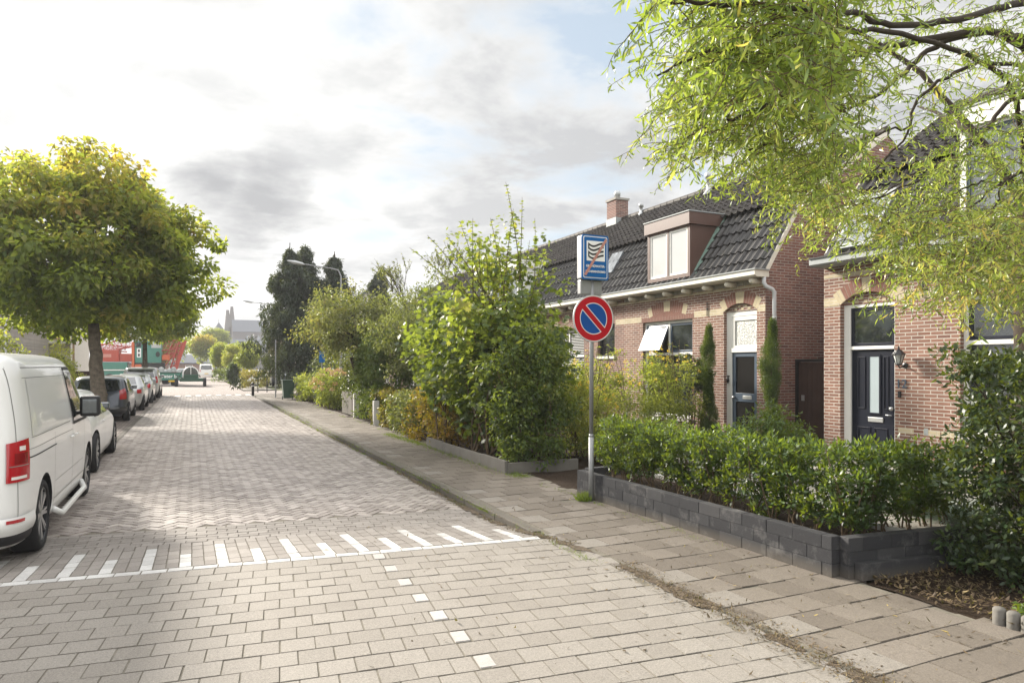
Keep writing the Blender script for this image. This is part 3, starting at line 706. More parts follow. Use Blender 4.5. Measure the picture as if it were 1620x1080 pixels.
def roof(parent, y0, y1, holes=(), seed=0, over=.0):
    m = MB()
    prof = [EAVE, BRK, RDG, (17.5, 5.42), (18.65, 3.74)]
    for (a, b) in zip(prof, prof[1:]): m.quad((a[0], y0, a[1]-.03), (a[0], y1, a[1]-.03), (b[0], y1, b[1]-.03), (b[0], y0, b[1]-.03), 0)
    m.build('roof_deck', 'interior_dark', parent)
    m = MB(); pantiles(m, y0, y1, EAVE, (BRK[0], BRK[1]), 6, holes=holes); m.build('lower_roof', 'roof_tile', parent, smooth=False)
    m = MB(); pantiles(m, y0, y1, (BRK[0]-.12, BRK[1]-.02), RDG, 11, holes=()); m.build('roof', 'roof_tile_upper', parent)
    m = MB(); y = y0
    while y < y1-.01:
        e = min(y+.36, y1); m.tube([(RDG[0], y, RDG[1]+.03), (RDG[0], e+.02, RDG[1]+.045)], [.115, .10], 10, t=random.random()); y += .36
    m.build('ridge_tiles', 'roof_tile_upper', parent, smooth=False)
def gable_wall(parent, y, face, mat='brick_gable', boards=True):
    th = .22*(1 if face < 0 else -1); prof = [(11.006, -.05), (11.006, 3.70), (EAVE[0]+.1, EAVE[1]), (BRK[0], BRK[1]-.03), (RDG[0], RDG[1]-.03), (17.5, 5.38), (18.6, 3.74), (18.6, -.05)]
    MB().prism([(a, y, b) for a, b in prof], (0, th, 0)).build('gable_wall', mat, parent)
    if boards:
        m = MB(); d = face*.03
        for a, b in ((EAVE, BRK), (BRK, RDG)):
            A = Vector((a[0]+.02, y+d, a[1])); B = Vector((b[0], y+d, b[1])); up = Vector((0, 0, .07))
            m.prism([A-up*1.6, B-up*1.6, B+up*.9, A+up*.9], (0, -face*.026, 0))
        m.build('verge_board', 'cream_paint', parent)
def gutter(parent, y0, y1, paint='cream_paint', lip='lead', brackets=None, ends=(1, 0)):
    m = MB(); prof = [(10.60, 3.70), (10.60, 3.635), (10.66, 3.60), (11.0, 3.60), (11.0, 3.74), (10.60, 3.74)]
    m.prism([(a, y0-(.1 if ends[0] else 0), b) for a, b in prof], (0, y1-y0+(.1 if ends[0] else 0), 0), 0)
    m.box(10.575, 11.0, y0-(.13 if ends[0] else 0), y1, 3.741, 3.765, 1)
    g = m.build('gutter', [paint, lip], parent)
    if brackets:
        for yb in brackets:
            b = MB(); b.tube([(11.0, yb, 3.53), (10.80, yb, 3.535), (10.735, yb, 3.54), (10.70, yb, 3.545)], [.065, .065, .058, .03], 10)
            b.build('bracket', paint, g, smooth=True)
def anchor(parent, y, z0, z1, x=FX):
    m = MB(); m.tube([(x-.02, y, z0), (x-.02, y, z1)], .012, 6); m.tube([(x-.035, y, (z0+z1)/2), (x+.01, y, (z0+z1)/2)], .02, 8); m.build('wall_anchor', 'black_metal', parent)
def band(parent, y0, y1, z0, z1, mat='cream_brick', x=FX, d=.003): return MB().box(x-d, x+.01, y0, y1, z0, z1).build('brick_band', mat, parent)
def dormer(parent, y0, y1, x, zb, zt, paint, trim, glass='sky_glass', nwin=2, back=1.6):
    d = MB(); T = .05
    d.box(x, x+back, y0, y0+T, zb, zt, 0); d.box(x, x+back, y1-T, y1, zb, zt, 0)
    d.box(x-.07, x+back, y0-.06, y1+.06, zt, zt+.30, 0); d.box(x-.09, x+back+.1, y0-.08, y1+.08, zt+.302, zt+.33, 1)
    d.box(x, x+.07, y0+T, y1-T, zb, zb+.10, 0); d.box(x, x+.07, y0+T, y1-T, zt-.05, zt, 0)
    wdt = (y1-y0-2*T)/nwin
    for i in range(nwin+1): 
        c = y0+T+wdt*i; c0, c1 = (c, c+.05) if i == 0 else ((c-.05, c) if i == nwin else (c-.04, c+.04)); d.box(x, x+.07, c0, c1, zb+.10, zt-.05, 0)
    do = d.build('dormer', [paint, 'lead'], parent, bevel=.004)
    for i in range(nwin):
        a = y0+T+wdt*i+(.05 if i == 0 else .04); b = y0+T+wdt*(i+1)-(.05 if i == nwin-1 else .04)
        f = MB(); frame_rect(f, a, b, zb+.10, zt-.05, x+.015, .045, .04); so = f.build('window', trim, do, bevel=.003)
        MB().box(x+.035, x+.045, a+.04, b-.04, zb+.14, zt-.09).build('pane', glass, so)
    MB().box(x+.3, x+.32, y0+T, y1-T, zb, zt).build('curtain', 'blind_white', do)
    for yy in (y0, y1):      # lead flashing up the cheeks
        m = MB(); e = .09 if yy == y0 else -.09
        A = Vector((EAVE[0]+.12, yy, EAVE[1]+.25)); B = Vector((BRK[0]+.02, yy, BRK[1]+.12))
        m.quad(A, A+Vector((0, -e*1.3, -.06)), B+Vector((0, -e*1.3, -.06)), B); m.build('flashing', 'green_lead', do)
    return do

# ---- the near terraced house with the brown dormer
Y0, Y1 = 10.84, 16.05
H = empty('terraced_house', (11, 10.84, 0), 'red brick terraced house with brown dormer, open top sash and black panelled door', 'house', 'brick houses with dark mansard tiles')
m = MB(); DO = (11.08, 12.09, 0.02, 2.955, .165); WI = (13.17, 15.19, .42, 2.88, 0)
facade(m, Y0, Y1, .12, 3.60, [DO, WI]); m.build('facade', 'brick_facade', H)
MB().box(FX-.03, FX+.2, DO[1], Y1, -.1, .12).box(FX-.03, FX+.2, Y0+.001, DO[0], -.1, .12).build('plinth', 'plinth', H)
arch_ring(H, 11.585, .505, 2.955, .165, .25, 15, {0, 1, 6, 7, 8, 13, 14})
tympanum(H, 11.08, 12.09, 2.955, .165, FX+.07)
RW = (.13**2+.74**2)/(2*.13); arch_ring(H, 14.16, .74, 2.99, .13, .25, 19, {0, 1, 8, 9, 10, 17, 18})
soldier(H, 13.12, 15.24, 2.885, lambda y: 2.99 if abs(y-14.16) > .74 else 2.99+.13-RW+math.sqrt(RW**2-(y-14.16)**2)-.004)
for a, b in ((Y0, 11.06), (12.11, 13.11), (15.26, Y1)): band(H, a, b, 2.89, 3.045)
band(H, Y0, Y1, 3.43, 3.49)
for a in (10.86, 12.35, 12.75, 13.0): band(H, a, a+.17, .49, .60)
m = MB(); y = Y0+.01
while y < Y1-.05: m.box(FX-.012, FX+.01, y, y+.05, 3.50, 3.60); y += .062
m.build('frieze', 'plinth', H)
anchor(H, 12.63, 2.90, 3.23)
gutter(H, Y0, Y1, brackets=[10.98+.74*k for k in range(7)])
roof(H, Y0-.02, Y1, holes=[(13.2, 15.15, .15, 1.0)])
gable_wall(H, Y0, -1)
dormer(H, 13.30, 15.02, 11.03, 3.92, 5.20, 'brown_paint', 'white_paint', glass='sky_curtain_pane')
window(H, 13.17, 15.19, .42, 2.88, 2.03, [14.17], open_first=True)
# door
m = MB(); xf = FX+.085; m.box(xf, xf+.09, 11.93, 12.09, .02, 2.955); m.box(xf, xf+.09, 11.08, 11.16, .02, 2.955); m.box(xf, xf+.09, 11.16, 11.93, 2.84, 2.955)
m.box(xf-.012, xf+.09, 11.16, 11.93, 2.03, 2.12); m.box(xf+.01, xf+.08, 11.84, 11.93, 2.12, 2.84); m.box(xf+.01, xf+.08, 11.16, 11.84, 2.74, 2.84)
m.box(xf+.01, xf+.08, 11.16, 11.84, 2.12, 2.18)
df = m.build('door_frame', 'white_paint', H, bevel=.005)
MB().box(xf+.03, xf+.045, 11.16, 11.84, 2.18, 2.74).build('fanlight', 'pebble_glass', df)
m = MB(); frame_rect(m, 11.16, 11.93, .05, 2.03, xf+.02, .10, .045); m.box(xf+.02, xf+.065, 11.26, 11.83, .93, 1.12)
dr = m.build('door', 'bluegrey_paint', H, bevel=.004)
MB().box(xf+.04, xf+.05, 11.25, 11.84, .14, .94).box(xf+.04, xf+.05, 11.25, 11.84, 1.11, 1.94).build('door_panel', 'panel_black', dr)
MB().box(xf+.008, xf+.02, 11.33, 11.60, .99, 1.07).build('letterbox', 'grey_metal', dr, bevel=.004)
m = MB(); m.lathe([(0, 0), (.022, .0), (.030, .02), (.026, .045), (0, .05)], 16, Matrix.Translation((xf+.02, 11.87, 1.02)) @ Matrix.Rotation(R_(-90), 4, 'Y')); m.build('handle', 'grey_metal', dr, smooth=True)
m = MB(); m.tube([(xf-.01, 12.02, 1.50), (xf-.04, 12.02, 1.46), (xf-.03, 12.02, 1.40), (xf-.03, 12.02, 1.33)], [.012, .02, .035, .01], 8); m.tube([(xf-.02, 12.06, 1.50), (xf-.02, 11.97, 1.50)], .007, 6); m.build('bell_pull', 'black_metal', df, smooth=True)
MB().box(FX-.12, FX+.2, 11.08, 12.09, -.1, .018).build('doorstep', 'plinth', H, bevel=.01)
# downpipe on the corner
m = MB(); m.tube([(10.9, 10.78, 3.60), (10.9, 10.78, 3.48), (10.93, 10.745, 3.40), (11.05, 10.70, 3.345), (11.10, 10.69, 3.28), (11.10, 10.69, 3.10), (11.10, 10.69, .0)], .043, 12)
for z in (.7, 1.55, 2.72): m.tube([(11.10, 10.69, z), (11.10, 10.69, z+.05)], .05, 12)
m.build('downpipe', 'grey_pipe', H, smooth=True)
def chimney(parent, x, y, z0, z1, wx=.55, wy=.62):
    m = MB(); m.box(x-wx/2, x+wx/2, y-wy/2, y+wy/2, z0, z1, 0); m.box(x-wx/2-.04, x+wx/2+.04, y-wy/2-.04, y+wy/2+.04, z1, z1+.08, 1)
    c = m.build('chimney', ['brick_gable', 'plinth'], parent)
    MB().box(x-wx/2-.02, x+wx/2+.02, y-wy/2-.02, y+wy/2+.02, z0, z0+.38).build('flashing', 'lead', c)
    m = MB(); m.lathe([(.10, 0), (.10, .12), (.13, .13)], 16, Matrix.Translation((x, y, z1+.08))); m.lathe([(0, -.13), (.09, -.10), (.13, 0), (.09, .10), (0, .13)], 16, Matrix.Translation((x, y, z1+.30))); m.build('chimney_cowl', 'grey_metal', c, smooth=True)
def ventpipe(parent, x, y, z0, h=.42, r=.10):
    m = MB(); m.lathe([(r*2, 0), (r*1.0, .16), (r*.8, .18), (r*.8, h*.7), (r*1.25, h*.72), (r*1.25, h*.95), (r*.4, h)], 16, Matrix.Translation((x, y, z0))); m.build('vent_pipe', 'grey_metal', parent, smooth=True)


# ---- further houses of the terrace
fin = [
 ('red brick terraced house behind the road signs with a narrow dark window and skylight', 16.05, 22.3, [(16.55, 17.45, 2.0, 2.95, 0), (18.25, 20.35, .42, 2.88, 0)], (20.9, 21.85)),
 ('terraced house with the white dormer half hidden by the tall maple shrub', 22.3, 28.2, [(23.0, 25.0, .42, 2.88, 0)], (26.3, 27.3)),
 ('terraced house between the white dormer house and the house at the far end', 28.2, 34.4, [(29.0, 31.0, .42, 2.88, 0)], (32.2, 33.2)),
 ('brick terraced house at the far end, its gutter end showing over the olive tree', 34.4, 41.5, [(35.6, 37.6, .42, 2.88, 0)], (39.0, 40.0))]
for hi, (lab, a, b, wins, dy) in enumerate(fin):
    T = empty('terraced_house', (11, a, 0), lab, 'house', 'brick houses with dark mansard tiles')
    m = MB(); facade(m, a, b, .12, 3.60, wins+[(dy[0], dy[1], .02, 2.95, .16)]); m.build('facade', 'brick_facade_old', T)
    MB().box(FX-.03, FX+.2, a, dy[0], -.1, .12).build('plinth', 'plinth', T)
    band(T, a, b, 3.43, 3.49)
    xs = sorted([a, b]+[v for q in wins for v in (q[0]-.05, q[1]+.05)]+[dy[0]-.02, dy[1]+.02])
    for p, q in zip(xs[::2], xs[1::2]): band(T, p, q, 2.89, 3.045)
    for wq in wins:
        if wq[1]-wq[0] > 1.5:
            yc = (wq[0]+wq[1])/2; arch_ring(T, yc, .74, 2.99, .13, .25, 19, {0, 1, 8, 9, 10, 17, 18})
            window(T, *wq[:4], 2.03, [yc], blinds=(hi == 0), sash='black_metal')
        else:
            f = MB(); frame_rect(f, wq[0], wq[1], wq[2], wq[3], FX+.085, .06, .08); wn = f.build('window', 'black_metal', T)
            MB().box(FX+.12, FX+.13, wq[0]+.05, wq[1]-.05, wq[2]+.05, wq[3]-.05).build('pane', 'window_glass', wn)
            MB().box(FX-.05, FX+.09, wq[0]-.03, wq[1]+.03, wq[2]-.07, wq[2]+.004).build('sill', 'white_paint', wn)
    arch_ring(T, (dy[0]+dy[1])/2, .5, 2.95, .16, .25, 15, {0, 1, 6, 7, 8, 13, 14})
    f = MB(); frame_rect(f, dy[0], dy[1], .02, 2.95, FX+.085, .08, .09); f.box(FX+.075, FX+.17, dy[0]+.08, dy[1]-.08, 2.03, 2.12); fr = f.build('door_frame', 'white_paint', T)
    MB().box(FX+.12, FX+.16, dy[0]+.08, dy[1]-.08, .1, 2.03).build('door', ['navy_paint', 'dark_green', 'dark_wood', 'navy_paint'][hi], T)
    MB().box(FX+.12, FX+.13, dy[0]+.08, dy[1]-.08, 2.12, 2.87).build('fanlight', 'window_glass', fr)
    gutter(T, a, b, brackets=[a+.4+.74*k for k in range(int((b-a)/.74))], ends=(0, 0))
    hl = [] 
    if hi == 1: hl = [(22.9, 26.5, .1, 1.0)]
    roof(T, a, b, holes=hl)
    if hi == 1: dormer(T, 23.0, 26.4, 11.02, 3.92, 5.40, 'white_paint', 'white_paint', nwin=3)
    if hi == 0:
        ventpipe(T, 14.6, 16.7, 7.05, .72); ventpipe(T, 14.7, 20.4, 7.1, .5, .07)
        # skylight in the lower slope
        s = Vector((BRK[0]-EAVE[0], 0, BRK[1]-EAVE[1])); A = Vector((EAVE[0], 0, EAVE[1])); nr = Vector((-s.z, 0, s.x)).normalized(); k = MB()
        p = [A+s*.45+nr*.08+Vector((0, 17.35, 0)), A+s*.45+nr*.08+Vector((0, 17.95, 0)), A+s*.85+nr*.08+Vector((0, 17.95, 0)), A+s*.85+nr*.08+Vector((0, 17.35, 0))]
        k.prism(p, -nr*.06); k.build('skylight', 'sky_glass', T)
    if hi == 0: chimney(T, 14.75, 22.0, 6.95, 8.0)
    MB().box(11.2, 11.4, b-.11, b-.001, .1, 3.5).build('party_wall', 'brick_gable', T)
    if hi == 3: gable_wall(T, b, 1)

# ---- house number 12
Z0, Z1 = 1.2, 9.355
G = empty('detached_house', (11, 9.355, 0), 'red brick house number 12 with dark navy front door and black wall lantern', 'house', 'brick houses with dark mansard tiles')
m = MB(); DO = (7.89, 8.99, .05, 2.87, .20); WI = (4.55, 6.78, .62, 2.84, 0)
facade(m, Z0, Z1, .10, 3.60, [DO, WI], depth=.12); m.build('facade', 'brick_facade', G)
MB().box(FX-.04, FX+.2, Z0, 7.889, -.1, .10).build('plinth', 'plinth', G); MB().box(FX-.04, FX+.2, 8.991, Z1-.001, -.1, .10).build('plinth', 'plinth', G)
arch_ring(G, 8.44, .55, 2.87, .20, .25, 16, {0, 1, 7, 8, 14, 15}); tympanum(G, 7.89, 8.99, 2.87, .20, FX+.09, 11)
arch_ring(G, 5.665, .8, 2.96, .15, .25, 21, {0, 1, 9, 10, 11, 19, 20})
soldier(G, 4.5, 6.83, 2.845, lambda y: 2.955)
for a, b in ((Z0, 4.49), (6.85, 7.87), (9.01, Z1)): band(G, a, b, 2.86, 3.01)
band(G, Z0, Z1, 3.40, 3.47)
for a in (7.55, 7.1, 6.8): band(G, a, a+.28, .58, .68)
m = MB()
for a in (7.30, 6.79): m.box(FX-.006, FX+.01, a, a+.07, .585, .70)
m.build('glazed_bricks', 'lead', G)
anchor(G, 7.38, 2.87, 3.22)
gutter(G, Z0, Z1, paint='lead', lip='black_metal')
roof(G, Z0, Z1+.02, holes=[(3.2, 6.9, .12, 1.0)]); gable_wall(G, Z1, 1); gable_wall(G, Z0, -1)
dormer(G, 3.3, 6.8, 11.02, 3.95, 5.45, 'white_paint', 'bluegrey_paint', nwin=3)
s = Vector((BRK[0]-EAVE[0], 0, BRK[1]-EAVE[1])); A = Vector((EAVE[0], 0, EAVE[1])); nr = Vector((-s.z, 0, s.x)).normalized()
p = [A+s*q+nr*.10+Vector((0, yy, 0)) for q, yy in ((.08, 8.35), (.08, 9.15), (.72, 9.15), (.72, 8.35))]
k = MB(); k.prism(p, -nr*.08); sk = k.build('skylight', 'lead', G); c = sum((Vector(q) for q in p), Vector())/4
MB().prism([c+(Vector(q)-c)*.82+nr*.004 for q in p], nr*.004).build('pane', 'sky_glass', sk)
window(G, 4.55, 6.78, .62, 2.84, 2.10, [], sash='navy_paint', glass='window_glass')
m = MB(); xf = FX+.10; m.box(xf, xf+.09, 8.85, 8.99, .05, 2.87); m.box(xf, xf+.09, 7.89, 7.97, .05, 2.87); m.box(xf, xf+.09, 7.97, 8.85, 2.80, 2.87); m.box(xf-.012, xf+.09, 7.97, 8.85, 2.03, 2.09)
df = m.build('door_frame', 'white_paint', G, bevel=.005)
m = MB(); frame_rect(m, 7.97, 8.85, 2.09, 2.80, xf+.02, .06, .05); m.build('fanlight_frame', 'navy_paint', df, bevel=.004)
MB().box(xf+.04, xf+.05, 8.02, 8.80, 2.14, 2.75).build('fanlight', 'window_glass', df)
m = MB(); m.box(xf+.03, xf+.075, 7.98, 8.84, .06, 2.02, 0)
for a, b, c, d in ((8.10, 8.20, .95, 1.9), (8.56, 8.72, .95, 1.9), (8.12, 8.38, .2, .62), (8.46, 8.72, .2, .62)): frame_rect(m, a, b, c, d, xf+.018, .02, .013)
dr = m.build('door', 'navy_paint', G, bevel=.003)
m = MB(); frame_rect(m, 8.25, 8.50, .86, 1.93, xf+.015, .03, .02); m.build('pane_trim', 'navy_paint', dr)
MB().box(xf+.022, xf+.031, 8.27, 8.48, .88, 1.91).build('door_pane', 'frosted_glass', dr)
MB().box(xf+.012, xf+.03, 8.20, 8.50, .72, .81).build('letterbox', 'grey_metal', dr, bevel=.012)
m = MB(); m.lathe([(0, 0), (.02, .0), (.036, .02), (.034, .05), (0, .06)], 16, Matrix.Translation((xf+.03, 8.03, .98)) @ Matrix.Rotation(R_(-90), 4, 'Y')); m.box(xf-.01, xf+.0, 8.02, 8.14, .855, .872); m.build('handle', 'grey_metal', dr, smooth=True)
text_mesh('12', .21, Vector((FX-.015, 7.76, 1.42)), Matrix.Rotation(R_(-90), 3, 'Z') @ Matrix.Rotation(R_(90), 3, 'X'), 'bluegrey_paint', 'house_number', G, ext=.008)
MB().box(FX-.03, FX+.0, 7.77, 7.82, 1.19, 1.30).build('doorbell', 'black_plastic', G, bevel=.006)
MB().box(FX-.25, FX+.2, 7.89, 8.99, -.1, .045).build('doorstep', 'plinth', G, bevel=.01)
# wall lantern
L = MB(); ly = 7.70; lx = FX-.17
L.tube([(FX-.005, ly, 1.74), (FX-.06, ly, 1.73), (lx+.03, ly, 1.70), (lx, ly, 1.73)], .012, 8); L.lathe([(0, 0), (.05, 0), (.05, .015), (.02, .03), (0, .03)], 16, Matrix.Translation((FX-.0005, ly, 1.74)) @ Matrix.Rotation(R_(-90), 4, 'Y'))
L.lathe([(.0, 0), (.05, .01), (.05, .03), (.03, .035)], 6, Matrix.Translation((lx, ly, 1.735))); L.lathe([(.115, 0), (.105, .012), (.05, .075), (.015, .10), (.012, .14), (0, .15)], 6, Matrix.Translation((lx, ly, 1.92)))
for k in range(6): a = R_(60*k); L.tube([(lx+.045*math.cos(a), ly+.045*math.sin(a), 1.765), (lx+.09*math.cos(a), ly+.09*math.sin(a), 1.925)], .006, 5)
lo = L.build('wall_lantern', 'black_metal', G)
MB().lathe([(.041, 0), (.083, .15)], 6, Matrix.Translation((lx, ly, 1.768))).build('lantern_glass', 'lamp_glass', lo)
# passage gate between the two houses
gt = empty('garden_gate', (11.9, 10.1, 0), 'dark brown wooden gate closing the passage between the two brick houses', 'gate')
m = MB()
for k in range(11): m.box(11.9, 11.925, 9.42+.125*k, 9.42+.125*k+.121, .03, 1.80, t=random.random())
m.build('boards', 'dark_wood', gt, bevel=.003)
m = MB(); frame_rect(m, 9.36, 10.835, .0, 1.87, 11.86, .06, .10); m.build('gate_frame', 'black_metal', gt)
MB().box(11.895, 11.9, 10.62, 10.70, .98, 1.10).build('latch', 'grey_metal', gt)
# ============================================================ sign pole
px_, py_ = 4.66, 7.55
S_ = empty('sign_post', (px_, py_, 0), 'grey post by the planter carrying a round no parking sign and a blue water sign', 'road sign')
m = MB(); m.tube([(px_, py_, -.05), (px_, py_, .82)], .033, 16); m.tube([(px_, py_, .82), (px_, py_, .86)], [.033, .027], 16); m.tube([(px_-.0, py_, .86), (px_+.01, py_, 3.10)], .027, 16)
m.build('post', 'galvanised', S_, smooth=True)
def disc(r, y, n, z, x): return [(x+r*math.cos(2*math.pi*k/n), y, z+r*math.sin(2*math.pi*k/n)) for k in range(n)]
sx_, sy_, sz_ = px_+.01, py_-.04, 2.345
m = MB(); m.prism(disc(.297, sy_, 64, sz_, sx_), (0, .006, 0)); rs = m.build('no_parking_sign', 'sign_white', S_)
m = MB(); m.lathe([(.285, 0), (.285, .003), (.205, .003), (.205, 0)], 64, Matrix.Translation((sx_, sy_, sz_)) @ Matrix.Rotation(R_(90), 4, 'X')); m.build('red_ring', 'sign_red', rs)
m = MB(); q = R_(45); ha = .026      # blue halves left and right of the bar
for sgn in (1, -1):
    pts = []; r = .193; d0 = .045; a0 = math.asin(d0/r)
    for k in range(25):
        a = a0+(math.pi-2*a0)*k/24; u, v = r*math.cos(a), r*math.sin(a)*sgn
        pts.append((sx_+u*math.cos(-q)-v*math.sin(-q), sy_-.0025, sz_+u*math.sin(-q)+v*math.cos(-q)))
    m.prism(pts if sgn > 0 else pts[::-1], (0, .0022, 0))
m.build('blue_field', 'sign_blue', rs)
m = MB(); u = Vector((math.cos(-q), 0, math.sin(-q))); v = Vector((-math.sin(-q), 0, math.cos(-q))); c = Vector((sx_, sy_-.0035, sz_))
m.prism([c-u*.212-v*.033, c+u*.212-v*.033, c+u*.212+v*.033, c-u*.212+v*.033], (0, .0033, 0)); m.build('red_bar', 'sign_red', rs)
m = MB(); m.lathe([(.299, -.012), (.303, -.012), (.303, .004), (.297, .004)], 64, Matrix.Translation((sx_, sy_, sz_)) @ Matrix.Rotation(R_(90), 4, 'X')); m.build('rim', 'grey_metal', rs, smooth=True)
# clamp box and the blue box sign
m = MB(); m.box(px_-.165, px_+.155, py_-.015, py_+.075, 2.655, 2.84); m.build('bracket_box', 'galvanised', S_, bevel=.012)
m = MB(); bx0, bx1, bz0, bz1 = px_-.175, px_+.215, 2.845, 3.41
m.box(bx0, bx1, py_-.05, py_+.075, bz0, bz1); bs = m.build('sign_box', 'galvanised', S_, bevel=.02, bseg=3)
def rrect(x0, x1, z0, z1, y, r, n=6):
    o = []
    for cx, cz, a0 in ((x1-r, z0+r, -90), (x1-r, z1-r, 0), (x0+r, z1-r, 90), (x0+r, z0+r, 180)):
        for k in range(n+1): a = R_(a0+90*k/n); o.append((cx+r*math.cos(a), y, cz+r*math.sin(a)))
    return o
yb = py_-.052
MB().prism(rrect(bx0-.004, bx1+.004, bz0-.004, bz1+.004, yb-.014, .03), (0, .014, 0)).build('blue_frame', 'sign_blue_flat', bs)
MB().prism(rrect(bx0+.016, bx1-.016, bz0+.016, bz1-.016, yb-.0165, .02), (0, .0022, 0)).build('white_line', 'sign_white', bs)
MB().prism(rrect(bx0+.026, bx1-.026, bz0+.026, bz1-.026, yb-.0190, .015), (0, .0022, 0)).build('blue_face', 'sign_blue_flat', bs)
wx0, wx1, wz0, wz1 = bx0+.062, bx1-.055, bz0+.235, bz1-.075
MB().prism(rrect(wx0, wx1, wz0, wz1, yb-.0215, .004), (0, .0022, 0)).build('white_panel', 'sign_white', bs)
m = MB()
def wave(u): return -.030*math.sin(u*math.pi*1.0)*1.0+.012*math.sin(u*2*math.pi)*-1+(.012*u)
for i in range(4):
    zc = wz1-.035-.052*i; k = 18; th = .0125
    for j in range(k):
        a, b = j/k, (j+1)/k; xa, xb = wx0+.02+(wx1-wx0-.04)*a, wx0+.02+(wx1-wx0-.04)*b
        m.quad((xa, yb-.0235, zc-th+wave(a)), (xb, yb-.0235, zc-th+wave(b)), (xb, yb-.0235, zc+th+wave(b)), (xa, yb-.0235, zc+th+wave(a)))
m.box(wx0+.02, wx0+.038, yb-.0237, yb-.0228, wz1-.035-.052-.02, wz1-.035-.0); 
m.box(wx0+.02, wx0+.038, yb-.0237, yb-.0228, wz1-.035-.052*3-.01, wz1-.035-.052*2)
m.build('water_waves', 'sign_black', bs)
rx = Matrix.Rotation(R_(90), 3, 'X'); cxm = (bx0+bx1)/2
text_mesh('GRONDWATER-', .042, Vector((cxm, yb-.0225, bz0+.168)), rx, 'sign_white', 'lettering', bs, ext=.001, bold=.0008, sx=.92)
text_mesh('BESCHERMINGSGEBIED', .036, Vector((cxm, yb-.0225, bz0+.098)), rx, 'sign_white', 'lettering', bs, ext=.001, bold=.0008, sx=.80)
m = MB(); A = Vector((bx0+.035, yb-.0265, bz0+.05)); B = Vector((bx1-.035, yb-.0265, bz1-.045)); d = (B-A).normalized(); nrm = Vector((-d.z, 0, d.x))*.017
m.prism([A-nrm, B-nrm, B+nrm, A+nrm], (0, .0015, 0)); m.build('diagonal_bar', 'sign_pink', bs)

# ============================================================ block planter
P_ = empty('block_planter', (4.7, 4, 0), 'low charcoal concrete block planter holding the clipped green hedge', 'planter')
A = Vector((4.87, 3.98)); B = Vector((4.80, 7.98)); C2 = Vector((6.30, 3.80))
def blockwall(m, a, b, z0, courses, h=.115, th=.10, ln=.30, first=0):
    d = (b-a); L = d.length; d.normalize(); n = Vector((-d.y, d.x))
    for c in range(courses):
        s = -((c+first) % 2)*ln/2
        while s < L-.001:
            s0, s1 = max(0, s), min(L, s+ln); s += ln
            if s1-s0 < .02: continue
            o = random.uniform(-.003, .003); sag = .0
            p = [a+d*(s0+.0015)+n*o, a+d*(s1-.0015)+n*o, a+d*(s1-.0015)+n*(o-th), a+d*(s0+.0015)+n*(o-th)]
            zb = z0+c*h+.001; zt = z0+(c+1)*h-.001
            m.prism([(q.x, q.y, zb) for q in p], (0, 0, zt-zb), 0, random.random())
def blockmat():
    m, t = newmat('charcoal_block'); co = objco(t); ti = tint(t)
    c = t.ramp(ti, [(0, (.028, .028, .031)), (.6, (.040, .040, .043)), (1, (.056, .055, .057))]); n = t.noise(co, 5, 6, .7); f = t.noise(co, 90, 3, .8)
    c = t.n('ShaderNodeHueSaturation', {'Color': c, 'Value': t.m('ADD', .45, t.m('MULTIPLY', t.m('ADD', n, f), .55))}).outputs[0]
    c = t.mix(t.m('MULTIPLY', t.ramp(n, [(.52, 0.0), (.70, 1.0)]), .40), c, (.22, .21, .20))
    c = t.mix(t.m('MULTIPLY', t.ramp(t.n('ShaderNodeSeparateXYZ', {0: co}).outputs[2], [(.02, 1.0), (.10, 0.0)]), .5), c, (.13, .11, .085))
    finish(t, c, .85, .3, bump=t.m('ADD', f, n), bstr=.6, bdist=.006)
blockmat()
m = MB(); blockwall(m, B, A, -.01, 3); m.build('front_wall', 'charcoal_block', P_, bevel=.004)
m = MB(); blockwall(m, A+Vector((-.008, .004)), C2, -.01, 3, first=1); m.build('side_wall', 'charcoal_block', P_, bevel=.004)
m = MB(); blockwall(m, B+Vector((1.3, .10)), B+Vector((.1, .03)), -.01, 3); m.build('far_wall', 'charcoal_block', P_, bevel=.004)
struct(MB().poly([(4.85, 7.94, .235), (4.93, 4.06, .235), (6.6, 3.9, .235), (6.5, 7.94, .235)]).build('planter_soil', 'soil'))
m = MB(); a = Vector((5.62, 7.9)); b = Vector((5.72, 3.95)); 
for k in range(8):
    p, q = a.lerp(b, k/8+.002), a.lerp(b, (k+1)/8-.002); m.prism([(p.x, p.y, .18), (p.x+.06, p.y, .18), (q.x+.06, q.y, .18), (q.x, q.y, .18)][::-1], (0, 0, .10), 0, random.random())
tag(m.build('path_edging', 'pale_concrete', bevel=.004), 'thin pale concrete edging strip running behind the clipped hedge', 'edging')
struct(MB().poly([(5.69, 7.9, .24), (5.79, 4.0, .24), (7.6, 4.0, .24), (7.6, 7.9, .24)]).build('garden_terrace', 'side_tiles'))
tag(MB().prism([(4.9, 3.80, 0), (6.25, 3.62, 0), (6.26, 3.68, 0), (4.9, 3.87, 0)], (0, 0, .14)).build('curb_strip', 'charcoal_block', bevel=.005), 'low ribbed grey edging strip at the foot of the planter side wall', 'edging')
# round-topped log edging in the right foreground
E_ = empty('log_edging', (4.95, 2.7, 0), 'short row of grey concrete palisade rolls beside the leaf covered bed', 'edging')
for k in range(9):
    m = MB(); x, y = 4.93+.006*k, 2.78-.085*k; h = .11+random.uniform(-.01, .01)
    m.lathe([(.040, 0), (.040, h-.012), (.030, h), (0, h+.002)], 14, Matrix.Translation((x, y, 0))); m.build('roll', 'concrete', E_, smooth=True)
